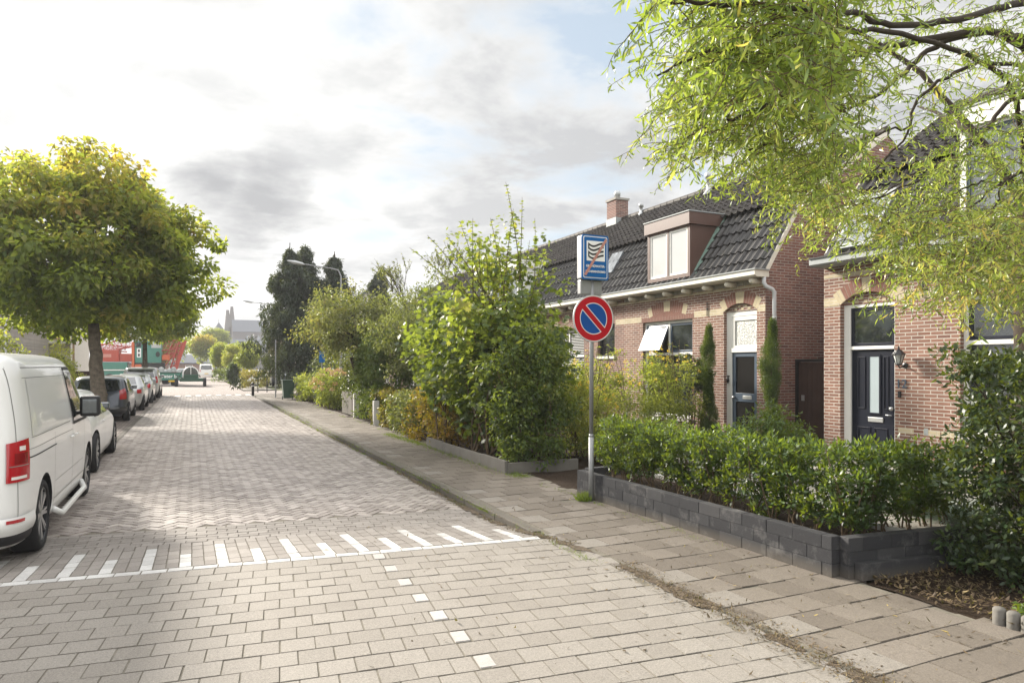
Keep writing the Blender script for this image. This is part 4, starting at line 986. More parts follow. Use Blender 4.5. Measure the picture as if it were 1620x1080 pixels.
# concrete edging board of the maple bed
E2 = empty('edging_board', (4.55, 10, 0), 'weathered grey concrete edging board in front of the tall maple shrub', 'edging')
ya = 10.0
for k in range(4):
    m = MB(); m.box(4.55, 4.60, ya+1.02*k+.004, ya+1.02*k+1.016, -.05, .20+random.uniform(-.008, .008)); m.build('board', 'concrete', E2, bevel=.004)
m = MB(); m.box(4.60, 5.9, 9.97, 10.02, -.05, .17); m.build('board', 'concrete', E2, bevel=.004)

# ============================================================ things along the far right footpath
def bollard(x, y, lab, i, src=[None]):
    if src[0] is None:
        r = empty('bollard', (x, y, 0), None, 'bollard', 'black bollards on the corner')
        m = MB(); m.lathe([(.075, 0), (.075, .62), (.085, .63), (.085, .70), (.06, .74), (0, .755)], 16, Matrix.Translation((x, y, 0))); m.build('shaft', 'black_metal', r, smooth=True)
        m = MB(); m.lathe([(.0765, .54), (.0765, .59)], 16, Matrix.Translation((x, y, 0))); m.build('band', 'sign_white', r); src[0] = r
    else:
        s = src[0]; r = s.copy(); COL.objects.link(r); r.location = (x, y, 0)
        for ch in s.children: c = ch.copy(); COL.objects.link(c); c.parent = r
    r['label'] = lab; return r
for i, (x, y, lab) in enumerate([(3.08, 41.2, 'black bollard, nearest of the trio at the kerb corner'), (3.02, 42.6, 'black bollard, middle one of the trio at the kerb corner'), (2.95, 44.2, 'black bollard, farthest of the trio at the kerb corner'), (2.9, 54.5, 'lone black bollard across the side street, left of the trio')]): bollard(x, y, lab, i)
# street lamp over the road
def street_lamp(x, y, h, arm, lab, r0=.055):
    r = empty('street_lamp', (x, y, 0), lab, 'street lamp')
    m = MB(); m.tube([(x, y, 0), (x, y, 1.2), (x, y, 1.25), (x, y, h-.3), (x-.12, y, h-.05), (x-.4, y, h)], [r0*1.3, r0*1.3, r0, r0*.6, r0*.55, r0*.5], 12); m.build('pole', 'galvanised', r, smooth=True)
    m = MB(); m.tube([(x-.35, y, h), (x-arm+.5, y, h+.12)], .022, 8); m.build('arm', 'galvanised', r)
    m = MB(); a = Vector((x-arm+.6, y, h+.10)); b = Vector((x-arm-.1, y, h+.22))
    m.tube([a, a.lerp(b, .15), a.lerp(b, .6), b], [.03, .07, .085, .02], 10); m.build('lamp_head', 'grey_metal', r, smooth=True)
street_lamp(5.75, 29.6, 5.85, 2.1, 'grey street lamp whose curved arm reaches out left of the dark conifers')
street_lamp(5.6, 52, 6.1, 2.3, 'slim street lamp partly hidden behind the tall conifers, arm over the road', .045)
street_lamp(-3.9, 78, 4.6, -1.6, 'distant street lamp standing behind the crane and the green trailer', .06)
# low fence, gate post, bins
F = empty('picket_fence', (5.1, 26, 0), 'weathered grey wooden garden fence beside the pink hydrangea', 'fence')
for k in range(14):
    MB().box(4.95, 4.975, 23.6+.12*k, 23.6+.12*k+.10, .02, .80+.02*math.sin(k)).build('paling', 'grey_wood', F)
MB().box(4.975, 5.02, 23.55, 25.3, .22, .29).box(4.975, 5.02, 23.55, 25.3, .58, .65).build('rail', 'grey_wood', F)
g = empty('gate_post', (4.95, 23.2, 0), 'short brown and white gate post at the end of the grey garden fence', 'post')
MB().box(4.88, 5.0, 23.1, 23.22, 0, .78).build('post', 'dark_wood', g); MB().box(4.86, 5.02, 22.8, 22.98, 0, .80).build('white_panel', 'pale_concrete', g, bevel=.01)
g = empty('concrete_post', (4.78, 18.9, 0), 'pale square concrete post with dark cap beside the clipped hedge', 'post')
MB().box(4.70, 4.86, 19.4, 19.56, 0, .72).build('post', 'pale_concrete', g, bevel=.01); MB().lathe([(.03, .72), (.05, .76), (0, .82)], 10, Matrix.Translation((4.78, 19.48, 0))).build('finial', 'black_metal', g)
MB().box(4.87, 4.95, 18.9, 19.0, 0, .45).build('stub', 'dark_wood', g)
def wheelie(x, y, lab, rz=0):
    r = empty('wheelie_bin', (x, y, 0), lab, 'bin')
    m = MB(); k = [(-.22, -.24, .08), (.22, -.24, .08), (.22, .24, .08), (-.22, .24, .08)]; t2 = [(-.29, -.34, .95), (.29, -.34, .95), (.29, .34, .95), (-.29, .34, .95)]
    m.add([(x+a, y+b, c) for a, b, c in k+t2], [(0, 3, 2, 1), (4, 5, 6, 7), (0, 1, 5, 4), (1, 2, 6, 5), (2, 3, 7, 6), (3, 0, 4, 7)]); m.build('bin_body', 'bin_green', r, bevel=.02)
    m = MB(); m.box(x-.31, x+.31, y-.38, y+.34, .952, 1.0); m.tube([(x-.25, y+.36, .95), (x+.25, y+.36, .95)], .02, 8); m.build('lid', 'bin_green', r, bevel=.015)
    for s in (-.24, .24): m = MB(); m.lathe([(0, -.02), (.09, -.02), (.09, .02), (0, .02)], 14, Matrix.Translation((x+s, y+.25, .09)) @ Matrix.Rotation(R_(90), 4, 'Y')); m.build('wheel', 'black_plastic', r)
wheelie(4.35, 36.0, 'dark green wheelie bin on the footpath edge with speckled front')
g = empty('parking_post', (4.1, 40.6, 0), 'thin blue topped parking sign post in front of the dark conifers', 'road sign')
m = MB(); m.tube([(5.05, 30.2, 0), (5.05, 30.2, 2.35)], .025, 8); m.build('pole', 'galvanised', g); m = MB(); m.box(4.93, 5.17, 30.16, 30.18, 1.85, 2.33); m.build('sign_plate', 'sign_blue_flat', g, bevel=.01)
g = empty('steel_rack', (3.9, 44, 0), 'low dark steel frame rack standing behind the bollards', 'rack')
m = MB()
for q in (0, .55, 1.1): m.tube([(3.75+q, 46.2, 0), (3.75+q, 46.2, 1.0)], .03, 6)
m.tube([(3.75, 46.2, 1.0), (4.85, 46.2, 1.0)], .03, 6); m.tube([(3.75, 46.2, .15), (4.85, 46.2, .15)], .025, 6); m.build('frame', 'black_metal', g)
g = empty('sign_pole', (3.95, 39, 0), 'plain grey pole rising next to the wheelie bin', 'pole'); m = MB(); m.tube([(4.02, 38.5, 0), (4.02, 38.5, 3.1)], .035, 8); m.build('pole', 'galvanised', g)
# ============================================================ vehicles
def interp(tab, z, c):
    zs = [r[0] for r in tab]; v = [r[c] for r in tab]; n = len(zs)
    if z <= zs[0]: return v[0]
    if z >= zs[-1]: return v[-1]
    i = max(k for k in range(n-1) if zs[k] <= z); h = zs[i+1]-zs[i]; t_ = (z-zs[i])/h
    d = [(v[k+1]-v[k])/(zs[k+1]-zs[k]) for k in range(n-1)]
    def sl(k):
        if k == 0: return d[0]
        if k == n-1: return d[-1]
        return 0 if d[k-1]*d[k] <= 0 else 2*d[k-1]*d[k]/(d[k-1]+d[k])
    a, b = sl(i), sl(i+1)
    return (2*t_**3-3*t_**2+1)*v[i]+(t_**3-2*t_**2+t_)*h*a+(-2*t_**3+3*t_**2)*v[i+1]+(t_**3-t_**2)*h*b
class Car:
    """body as horizontal slices: tab rows (z, y_rear, y_front, half width); y from the rear, z from the road"""
    def __init__(s, x, y, z, tab, n=7.0, nt=2.2): s.o = Vector((x, y, z)); s.tab = tab; s.n = n
    def dims(s, z): return tuple(interp(s.tab, z, c) for c in (1, 2, 3))
    def ring(s, z, a, off=0.0):      # a: 0 = right side, 90 = front, 270 = rear
        r, f, w = s.dims(z); l = (f-r)/2+off; w += off; c, q = math.cos(a), math.sin(a); e = 2/s.n
        return Vector((w*math.copysign(abs(c)**e, c), (f+r)/2+l*math.copysign(abs(q)**e, q), z))
    def side(s, y, z, off=.004, sg=1):
        r, f, w = s.dims(z); l = (f-r)/2; u = min(.999, abs((y-(f+r)/2)/l)); return Vector((sg*(w*(1-u**s.n)**(1/s.n)+off), y, z))
    def rear(s, x, z, off=.004, front=False):
        r, f, w = s.dims(z); l = (f-r)/2; u = min(.999, abs(x/w)); d = (l*(1-u**s.n)**(1/s.n)+off); return Vector((x, (f+r)/2+(d if front else -d), z))
    def body(s, root, mat, zlist, wheels, rw, na=96):
        m = MB(); N = na; zs = zlist
        A = []
        for k in range(N):
            t_ = k/N*4; q = int(t_); fr = t_-q; fr = .5+.5*math.copysign(abs(2*fr-1)**1.0, 2*fr-1); A.append((q+fr)*math.pi/2)
        vs = [s.o+s.ring(z, a) for z in zs for a in A]; fs = []
        for i in range(len(zs)-1):
            for k in range(N): fs.append((i*N+k, i*N+(k+1) % N, (i+1)*N+(k+1) % N, (i+1)*N+k))
        fs += [tuple(range(N))[::-1], tuple((len(zs)-1)*N+k for k in range(N))]
        m.add(vs, fs, 0, .5); b = m.build('body', [mat, 'black_plastic'], root)
        c = MB(); w = max(r[3] for r in s.tab)
        for yw in wheels:
            for sg in (-1, 1):
                pts = []; 
                for k in range(32): a = 2*math.pi*k/32; pts.append((s.o.x+sg*(w-.30), s.o.y+yw+rw*1.16*math.cos(a), s.o.z+rw+rw*1.14*math.sin(a)))
                c.prism(pts if sg < 0 else pts[::-1], (sg*.6, 0, 0), 1)
        co = c.build('cutter', [mat, 'black_plastic'])
        bm = bmesh.new(); bm.from_mesh(co.data); bmesh.ops.recalc_face_normals(bm, faces=bm.faces); bm.to_mesh(co.data); bm.free()
        bm = bmesh.new(); bm.from_mesh(b.data); bmesh.ops.recalc_face_normals(bm, faces=bm.faces); bm.to_mesh(b.data); bm.free()
        mo = b.modifiers.new('arch', 'BOOLEAN'); mo.operation = 'DIFFERENCE'; mo.object = co; mo.solver = 'EXACT'
        bpy.context.view_layer.update(); dg = bpy.context.evaluated_depsgraph_get(); me = bpy.data.meshes.new_from_object(b.evaluated_get(dg))
        b.modifiers.clear(); old = b.data; b.data = me; bpy.data.meshes.remove(old); bpy.data.objects.remove(co); smooth_by_angle(b, 38)
        s.b = b; return b
    def patch_side(s, name, mat, root, zb, zt, yb, yt, off=.004, sg=1, nu=14, nv=8, curve=0.0):
        """yb=(rear,front) at zb, yt at zt; zt may be a function of u"""
        m = MB()
        def fn(u, v):
            z1 = zt(u) if callable(zt) else zt; z0_ = zb(u) if callable(zb) else zb; z = z0_+(z1-z0_)*v
            y = (yb[0]+(yb[1]-yb[0])*u)*(1-v)+(yt[0]+(yt[1]-yt[0])*u)*v; return s.o+s.side(y, z, off, sg)
        m.grid(fn, nu, nv, 0, .5); return m.build(name, mat, root, smooth=True)
    def patch_rear(s, name, mat, root, x0, x1, zb, zt, x0t=None, x1t=None, off=.004, front=False, nu=16, nv=8):
        x0t = x0 if x0t is None else x0t; x1t = x1 if x1t is None else x1t; m = MB()
        m.grid(lambda u, v: s.o+s.rear((x0+(x1-x0)*u)*(1-v)+(x0t+(x1t-x0t)*u)*v, (zb(u) if callable(zb) else zb)*(1-v)+(zt(u) if callable(zt) else zt)*v, off, front), nu, nv, 0, .5); return m.build(name, mat, root, smooth=True)
    def patch_ring(s, name, mat, root, a0, a1, zb, zt, off=.006, nu=18, nv=8):
        m = MB(); m.grid(lambda u, v: s.o+s.ring((zb(u) if callable(zb) else zb)*(1-v)+(zt(u) if callable(zt) else zt)*v, R_(a0+(a1-a0)*u), off), nu, nv, 0, .5); return m.build(name, mat, root, smooth=True)
    def seam(s, name, root, pts, w=.007, sg=1, rear=False, off=.0022, mat='seam'):
        m = MB(); P = []
        for a, b in zip(pts, pts[1:]):
            k = 10
            for i in range(k): P.append((a[0]+(b[0]-a[0])*i/k, a[1]+(b[1]-a[1])*i/k))
        P.append(pts[-1])
        for a, b in zip(P, P[1:]):
            d = Vector((b[0]-a[0], b[1]-a[1])); 
            if d.length < 1e-6: continue
            n = Vector((-d.y, d.x)).normalized()*w/2
            f = (lambda p: s.o+s.rear(p[0], p[1], off)) if rear else (lambda p: s.o+s.side(p[0], p[1], off, sg))
            m.quad(*[f(p) for p in ((a[0]-n.x, a[1]-n.y), (b[0]-n.x, b[1]-n.y), (b[0]+n.x, b[1]+n.y), (a[0]+n.x, a[1]+n.y))])
        return m.build(name, mat, root, smooth=True)
    def wheels(s, root, ys, r, wd=.22, spokes=5, rim='alloy', inset=.01, twin=False):
        w = max(q[3] for q in s.tab)
        for y in ys:
            for sg in (1, -1):
                M = Matrix.Translation(s.o+Vector((sg*(w-inset), y, r))) @ Matrix.Rotation(R_(90)*sg, 4, 'Y')
                m = MB(); ri = r*.74; m.lathe([(ri, -wd), (r-.03, -wd), (r-.004, -wd+.03), (r, -wd+.05), (r, -.05), (r-.004, -.03), (r-.03, 0), (ri+.02, .004), (ri, -.006), (ri, -wd)], 48, M)
                ty = m.build('wheel', 'tyre', root, smooth=True)
                m = MB(); m.lathe([(ri, -wd*.9), (ri, -.008), (ri-.012, -.004), (ri-.02, -.012), (ri-.022, -.09), (0, -.10)], 48, M, 1)
                m.lathe([(0, -.012), (r*.13, -.014), (r*.17, -.025), (r*.17, -.06)], 24, M)
                for k in range(spokes):
                    for dd in ((-.09, .09) if twin else (0,)):
                        a = 2*math.pi*k/spokes+dd; bw = r*(.045 if twin else .10); ca, sa = math.cos(a), math.sin(a)
                        pts = []
                        for rr, hw, zz in ((r*.12, bw*.9, -.022), (ri-.015, bw*(.8 if twin else 1.25), -.010)): pts += [(rr*ca-hw*sa, rr*sa+hw*ca, zz), (rr*ca+hw*sa, rr*sa-hw*ca, zz)]
                        q = [pts[0], pts[1], pts[3], pts[2]]; m.add(q+[(p[0], p[1], p[2]-.03) for p in q], [(0, 1, 2, 3), (7, 6, 5, 4), (0, 4, 5, 1), (1, 5, 6, 2), (2, 6, 7, 3), (3, 7, 4, 0)], 0, .5, M)
                o = m.build('rim', [rim, 'dark_alloy'], ty); smooth_by_angle(o, 40)
    def mirror(s, root, y, z, mat, sg=1, sz=(.10, .17, .19), out=.10):
        w = abs(s.side(y, z, 0, 1).x); m = MB(); c = s.o+Vector((sg*(w+out+sz[1]/2-.02), y, z))
        m.box(-sz[1]/2, sz[1]/2, -sz[0]/2, sz[0]/2, -sz[2]/2, sz[2]/2, 0, .5, Matrix.Translation(c)); o = m.build('wing_mirror', mat, root, bevel=.035, bseg=4)
        MB().box(c.x-sz[1]*.36, c.x+sz[1]*.36, c.y-sz[0]/2-.004, c.y-sz[0]/2+.01, c.z-sz[2]*.34, c.z+sz[2]*.34).build('mirror_glass', 'sky_glass', o, bevel=.01)
        MB().tube([c+Vector((0, 0, -sz[2]*.25)), s.o+Vector((sg*(w-.02), y+.02, z-sz[2]*.35))], .022, 8).build('mirror_arm', 'black_plastic', o)
def zl(*segs):
    out = []
    for a, b, n in segs: out += [a+(b-a)*i/n for i in range(n)]
    return out+[segs[-1][1]]

plain('dark_red', (.20, .004, .008), .15, .6, coat=.6)
# ---------- white panel van
VX, VY, VZ = -2.27, 7.13, -.075
V = empty('panel_van', (VX, VY, VZ), 'white panel van parked at the left edge with dark twin spoke alloys', 'van')
vt = [(.20, .20, 4.70, .86), (.30, .06, 4.84, .92), (.50, 0, 4.90, .945), (.72, .01, 4.89, .950), (.95, .03, 4.76, .952), (1.10, .045, 4.40, .948), (1.25, .06, 4.05, .935), (1.5, .09, 3.72, .900), (1.72, .125, 3.42, .862), (1.84, .155, 3.20, .825), (1.90, .20, 3.02, .775), (1.935, .32, 2.80, .66), (1.95, .55, 2.55, .46), (1.955, .9, 2.3, .2)]
v = Car(VX, VY, VZ, vt, n=11); vw = (.95, 4.05)
v.body(V, 'car_white', zl((.20, .5, 5), (.5, 1.1, 9), (1.1, 1.84, 12), (1.84, 1.955, 9)), vw, .355, na=128)
v.wheels(V, vw, .355, .24, 8, 'alloy', .02, twin=True)
# stamped rear side panel, seams
v.patch_side('side_panel', 'car_white', V, 1.17, 1.70, (.42, 2.55), (.50, 2.30), off=.0035, nu=20)
for z in (1.16, 1.705): v.seam('panel_seam', V, [(.40, z), (2.5, z)], .006)
v.seam('panel_seam', V, [(.13, .40), (.13, 1.05), (.20, 1.86)], .007)
v.seam('panel_seam', V, [(1.45, .34), (1.47, 1.12)], .008); v.seam('panel_seam', V, [(.16, 1.06), (1.50, 1.06), (2.60, 1.05)], .006)
v.seam('slide_rail', V, [(.25, .985), (1.55, .985)], .013, mat='black_plastic')
v.seam('panel_seam', V, [(2.62, .36), (2.64, 1.1), (2.44, 1.80)], .009); v.seam('panel_seam', V, [(3.60, .62), (3.58, 1.15)], .009)
v.seam('panel_seam', V, [(1.47, .42), (3.60, .42)], .008); v.seam('belt_seam', V, [(1.5, .60), (3.5, .60)], .004)
v.seam('panel_seam', V, [(.2, 1.80), (2.9, 1.80)], .010)
sgw = v.patch_side('side_window', 'car_glass', V, 1.14, 1.74, (2.74, 3.74), (2.58, 3.22), off=.006)
v.seam('window_surround', V, [(2.70, 1.12), (3.86, 1.12), (3.30, 1.78), (2.54, 1.78), (2.70, 1.12)], .034, mat='black_plastic', off=.0045)
v.patch_rear('windscreen', 'car_glass', V, -.80, .80, 1.14, 1.80, -.70, .70, off=.006, front=True)
v.patch_rear('rear_door_panel', 'car_white', V, .10, .70, 1.16, 1.70, .10, .62, off=.008)
v.patch_rear('rear_door_panel', 'car_white', V, -.70, -.10, 1.16, 1.70, -.62, -.10, off=.008)
v.seam('panel_seam', V, [(0, .45), (0, 1.85)], .010, rear=True)
for sg in (1, -1):
    v.seam('panel_seam', V, [(sg*.70, .46), (sg*.72, 1.0)], .008, rear=True)
    a0, a1 = (-67, -30) if sg > 0 else (247, 210)
    tl = v.patch_ring('tail_lamp', 'red_lamp', V, a0, a1, .80, lambda u: 1.14+.03*u, off=.012)
    v.patch_ring('lamp_divider', 'seam', tl, a0+(3 if sg > 0 else -3), a1-(3 if sg > 0 else -3), .935, .943, off=.0143)
    v.patch_ring('inner_lamp', 'dark_red', tl, a0+(10 if sg > 0 else -10), a1-(4 if sg > 0 else -4), .955, 1.05, off=.0135)
    v.patch_ring('reverse_lamp', 'clear_lamp', tl, a0+(6 if sg > 0 else -6), a1-(6 if sg > 0 else -6), .825, .85, off=.0145)
    v.patch_ring('reverse_lamp', 'clear_lamp', tl, a0+(18 if sg > 0 else -18), a1-(8 if sg > 0 else -8), 1.07, 1.11, off=.0145)
m = MB(); m.grid(lambda u, q: v.o+v.ring(.34+.16*q, R_(200+140*u), .018+.016*math.sin(q*math.pi)), 40, 8, 0, .5); bp = m.build('bumper', 'car_white', V, smooth=True)
m = MB(); m.grid(lambda u, q: v.o+v.ring(.235+.105*q, R_(200+140*u), .012), 40, 4, 0, .5); m.build('bumper_skirt', 'black_plastic', V, smooth=True)
v.patch_ring('reflector', 'red_lamp', V, 292, 318, .455, .485, off=.040)
v.patch_rear('number_plate', 'plate_yellow', V, -.26, .26, .62, .73, off=.012)
m = MB(); m.tube([v.o+Vector(p) for p in ((.93, 1.50, .30), (.985, 1.62, .23), (.985, 3.30, .23), (.93, 3.46, .30))], .031, 14); m.build('side_bar', 'car_white', V, smooth=True)
v.mirror(V, 3.10, 1.30, 'black_plastic', 1, (.16, .22, .26), .06); v.mirror(V, 3.10, 1.30, 'black_plastic', -1, (.16, .22, .26), .06)
for y in (2.45, 2.78): m = MB(); p = v.o+v.side(y, .98, .02); m.tube([p+Vector((0, -.08, 0)), p+Vector((.012, 0, 0)), p+Vector((0, .08, 0))], .013, 8); m.build('door_handle', 'car_white', V, smooth=True)

# ---------- ordinary cars
def hatch(name, x, y, lab, paint, tab, wb, r, glass_z, cab, rearglass, lamp, rim='alloy', spokes=5, lights='red_lamp', plate=True, grp='cars parked along the left kerb', n=5.5, lower=None, twin=False, mir=None):
    r0 = empty(name, (x, y, -.075), lab, 'car', grp); c = Car(x, y, -.075, tab, n=n); zt = tab[-1][0]; zb = tab[0][0]
    c.body(r0, paint, zl((zb, .5, 5), (.5, glass_z[0], 8), (glass_z[0], zt-.10, 9), (zt-.10, zt, 8)), wb, r, na=96)
    c.wheels(r0, wb, r, .20, spokes, rim, .0, twin)
    for sg in (1, -1):
        (y0, y1), (y2, y3), ym = cab; za, zc = glass_z
        f = lambda u: zc-.05*(abs(u-.45)/.55)**2.2
        w1 = c.patch_side('side_window', 'car_glass', r0, za, f, (y0, ym-.04), (y2, min(ym-.04, (y2+y3)/2)), sg=sg); w2 = c.patch_side('side_window', 'car_glass', r0, za, lambda u: zc-.05*(u**2), (ym+.04, y1), (min(ym+.04, (y2+y3)/2+.06), y3), sg=sg)
        c.seam('panel_seam', r0, [(ym, .30), (ym, za)], .008, sg); c.seam('panel_seam', r0, [(y1-.12, .30), (y1, za-.02)], .008, sg)
        if lower: c.patch_side('side_cladding', lower, r0, .20, .30, (wb[0]+r*1.2, wb[1]-r*1.2), (wb[0]+r*1.2, wb[1]-r*1.2), sg=sg)
        a0, a1, l0, l1 = lamp
        c.patch_ring('tail_lamp', lights, r0, a0 if sg > 0 else 180-a0+360, a1 if sg > 0 else 180-a1+360, l0, l1, off=.008)
        c.patch_ring('head_lamp', 'clear_lamp', r0, 48 if sg > 0 else 132, 66 if sg > 0 else 114, .62, .74, off=.008)
        c.mirror(r0, y1-.08, za+.08, mir or paint, sg, (.09, .17, .13), .06)
        for yy in (ym-.16,): m = MB(); p = c.o+c.side(yy, za-.12, .012, sg); m.tube([p+Vector((0, -.08, 0)), p+Vector((sg*.01, 0, 0)), p+Vector((0, .08, 0))], .011, 8); m.build('door_handle', paint, r0, smooth=True)
    xw, z1, z2, xt = rearglass; c.patch_rear('rear_window', 'car_glass', r0, -xw, xw, lambda u: z1+.03*math.cos(u*6.28), z2, -xt, xt)
    c.patch_rear('windscreen', 'car_glass', r0, -.62, .62, glass_z[0]+.04, glass_z[1], -.52, .52, front=True)
    if plate:
        p = c.patch_rear('number_plate', 'plate_yellow', r0, -.26, .26, plate, plate+.11, off=.012)
    return r0, c
# white coupe ahead of the van
t1 = [(.17, .16, 4.25, .80), (.28, .04, 4.36, .86), (.45, 0, 4.40, .885), (.62, .02, 4.38, .89), (.76, .04, 4.20, .885), (.88, .08, 3.72, .865), (.98, .16, 3.18, .83), (1.12, .34, 2.86, .76), (1.26, .58, 2.58, .69), (1.34, .85, 2.36, .62), (1.375, 1.1, 2.15, .48), (1.39, 1.35, 1.95, .25)]
c1, cc1 = hatch('parked_car', -2.36, 12.85, 'white sporty hatchback parked directly ahead of the white van', 'car_white', t1, (.76, 3.58), .335, (.94, 1.28), ((.75, 3.05), (1.0, 2.5), 1.75), (.60, .98, 1.28, .50), (-68, -36, .70, .86), rim='alloy', spokes=10, twin=True, n=5.0, mir='sky_glass')
cc1.seam('chrome_strip', c1, [(.5, .965), (1.0, 1.17), (1.7, 1.335), (2.45, 1.30), (3.0, 1.02)], .018, mat='grey_metal', off=.006)
# dark blue-grey hatchback
t2 = [(.18, .14, 3.70, .76), (.30, .03, 3.78, .82), (.48, 0, 3.80, .845), (.62, .03, 3.78, .85), (.80, .07, 3.55, .848), (.93, .12, 3.05, .835), (1.05, .18, 2.85, .80), (1.22, .28, 2.66, .755), (1.36, .40, 2.45, .70), (1.43, .60, 2.25, .62), (1.46, .85, 2.0, .45), (1.47, 1.1, 1.8, .22)]
c2, cc2 = hatch('parked_car', -2.72, 25.0, 'dark blue grey hatchback with yellow number plate parked behind the linden trunk', 'car_slate', t2, (.62, 3.0), .30, (.96, 1.34), ((.45, 2.75), (.62, 2.3), 1.45), (.60, .98, 1.33, .50), (-66, -38, .72, lambda u: 1.0+.08*u), n=5.0, plate=.80)
m = MB(); m.grid(lambda u, q: cc2.o+cc2.ring(.26+.22*q, R_(205+130*u), .02+.02*math.sin(q*math.pi)), 30, 6, 0, .5); m.build('bumper', 'car_dark', c2, smooth=True)
t3 = [(.18, .14, 4.00, .78), (.30, .03, 4.12, .83), (.48, 0, 4.15, .855), (.66, .03, 4.13, .86), (.82, .06, 3.85, .855), (.95, .18, 3.35, .835), (1.02, .45, 3.1, .80), (1.18, .75, 2.85, .72), (1.32, 1.05, 2.55, .65), (1.39, 1.3, 2.3, .55), (1.42, 1.6, 2.05, .28)]
c3, _ = hatch('parked_car', -2.62, 30.6, 'silver saloon with round tail lamps parked beyond the blue grey hatchback', 'car_silver', t3, (.72, 3.28), .31, (.96, 1.32), ((.8, 3.0), (1.2, 2.5), 1.95), (.58, 1.02, 1.33, .48), (-64, -42, .70, .86), n=5.0, plate=.5)
c4, _ = hatch('parked_car', -2.58, 36.2, 'light silver car, third along the left kerb, before the tall estate', 'car_silver', t3, (.72, 3.28), .31, (.96, 1.32), ((.8, 3.0), (1.2, 2.5), 1.95), (.58, 1.02, 1.33, .48), (-64, -44, .74, .95), n=5.5, plate=False)
t5 = [(.20, .14, 4.35, .82), (.32, .03, 4.46, .88), (.50, 0, 4.5, .91), (.75, .02, 4.48, .92), (.95, .04, 4.2, .915), (1.08, .07, 3.6, .90), (1.25, .12, 3.3, .86), (1.5, .24, 2.95, .80), (1.62, .36, 2.65, .74), (1.68, .6, 2.4, .62), (1.70, .9, 2.1, .3)]
c5, _ = hatch('parked_car', -2.56, 41.6, 'tall dark estate car at the far end of the parked row', 'car_silver', t5, (.80, 3.5), .35, (1.10, 1.56), ((.35, 3.2), (.55, 2.75), 1.9), (.68, 1.12, 1.56, .58), (-62, -44, .85, 1.2), n=7, plate=False)
# distant vehicles
t6 = [(.22, .12, 4.7, .84), (.35, 0, 4.8, .92), (.9, .03, 4.7, .95), (1.1, .05, 4.3, .94), (1.4, .08, 3.7, .92), (1.8, .14, 3.2, .86), (1.92, .3, 2.9, .7), (1.97, .8, 2.4, .3)]
d1, _ = hatch('minibus', 1.8, 109.0, 'white minibus driving away behind the green trailer tank', 'car_white', t6, (.9, 3.9), .34, (1.15, 1.7), ((.4, 3.6), (.5, 3.2), 2.2), (.74, 1.15, 1.75, .66), (-66, -44, .8, 1.15), n=9, plate=.5, grp='distant vehicles')
d2, _ = hatch('distant_car', -1.2, 89.0, 'pale car standing beyond the crane and the green trailer', 'car_silver', t3, (.72, 3.28), .31, (.96, 1.32), ((.8, 3.0), (1.2, 2.5), 1.95), (.58, 1.02, 1.33, .48), (-64, -44, .74, .95), n=5.5, plate=False, grp='distant vehicles')
d3, _ = hatch('distant_car', 4.9, 60.0, 'white car parked in the side street behind the black bollards', 'car_white', t3, (.72, 3.28), .31, (.96, 1.32), ((.8, 3.0), (1.2, 2.5), 1.95), (.58, 1.02, 1.33, .48), (-64, -44, .74, .95), n=5.5, plate=False, grp='distant vehicles')
d4, _ = hatch('distant_car', 7.0, 61.0, 'dark blue car parked right of the white car in the side street', 'car_slate', t3, (.72, 3.28), .31, (.96, 1.32), ((.8, 3.0), (1.2, 2.5), 1.95), (.58, 1.02, 1.33, .48), (-64, -44, .74, .95), n=5.5, plate=False, grp='distant vehicles')
for o in (d1, d2, d3, d4): o['category'] = 'car' if o is not d1 else 'minibus'

# ---------- mobile crane standing across the far end of the street
K = empty('mobile_crane', (-6, 60, 0), 'green and red lattice boom mobile crane parked beyond the parked cars', 'crane')
cy0 = 60.0
def kb(name, mat, x0, x1, y0, y1, z0, z1, bev=.03): return MB().box(x0, x1, cy0+y0, cy0+y1, z0, z1).build(name, mat, K, bevel=bev)
kb('chassis', 'crane_green', -13.2, -3.6, -1.2, 1.2, .70, 1.30); kb('deck_rail', 'white_paint', -13.2, -4.6, -1.26, -1.21, 1.22, 1.32)
kb('fender', 'crane_green', -12.0, -8.9, -1.24, 1.2, 1.33, 2.0)
kb('counterweight', 'crane_red', -12.2, -9.9, -1.3, 1.2, 2.05, 3.15); kb('turntable', 'black_metal', -8.4, -5.4, -1.0, 1.0, 1.4, 1.9)
kb('machine_house', 'crane_green', -8.0, -4.75, -1.2, 1.2, 1.95, 3.95); kb('pillar', 'crane_orange', -8.4, -8.05, -1.25, 1.2, .9, 3.9); kb('side_beam', 'crane_orange', -8.0, -7.2, -1.25, -1.0, 1.4, 1.8)
kb('lattice_body', 'crane_red', -9.9, -8.45, -1.1, 1.1, 2.05, 2.8); kb('orange_box', 'crane_orange', -4.7, -3.7, -1.1, 0, 2.2, 2.7)
kb('grille', 'grey_metal', -6.0, -4.8, -1.215, -1.2, 3.35, 3.9, 0)
m = MB(); m.lathe([(0, -.01), (.26, -.01), (.26, .02), (0, .02)], 18, Matrix.Translation((-5.2, cy0-1.21, 2.75)) @ Matrix.Rotation(R_(90), 4, 'X')); m.build('round_vent', 'black_metal', K)
MB().box(-7.75, -7.25, cy0-1.22, cy0-1.2, 2.45, 3.3).build('control_panel', 'sign_white', K)
MB().box(-7.62, -7.4, cy0-1.235, cy0-1.221, 2.55, 2.8).box(-7.62, -7.4, cy0-1.235, cy0-1.221, 2.95, 3.2).build('gauge', 'black_metal', K)
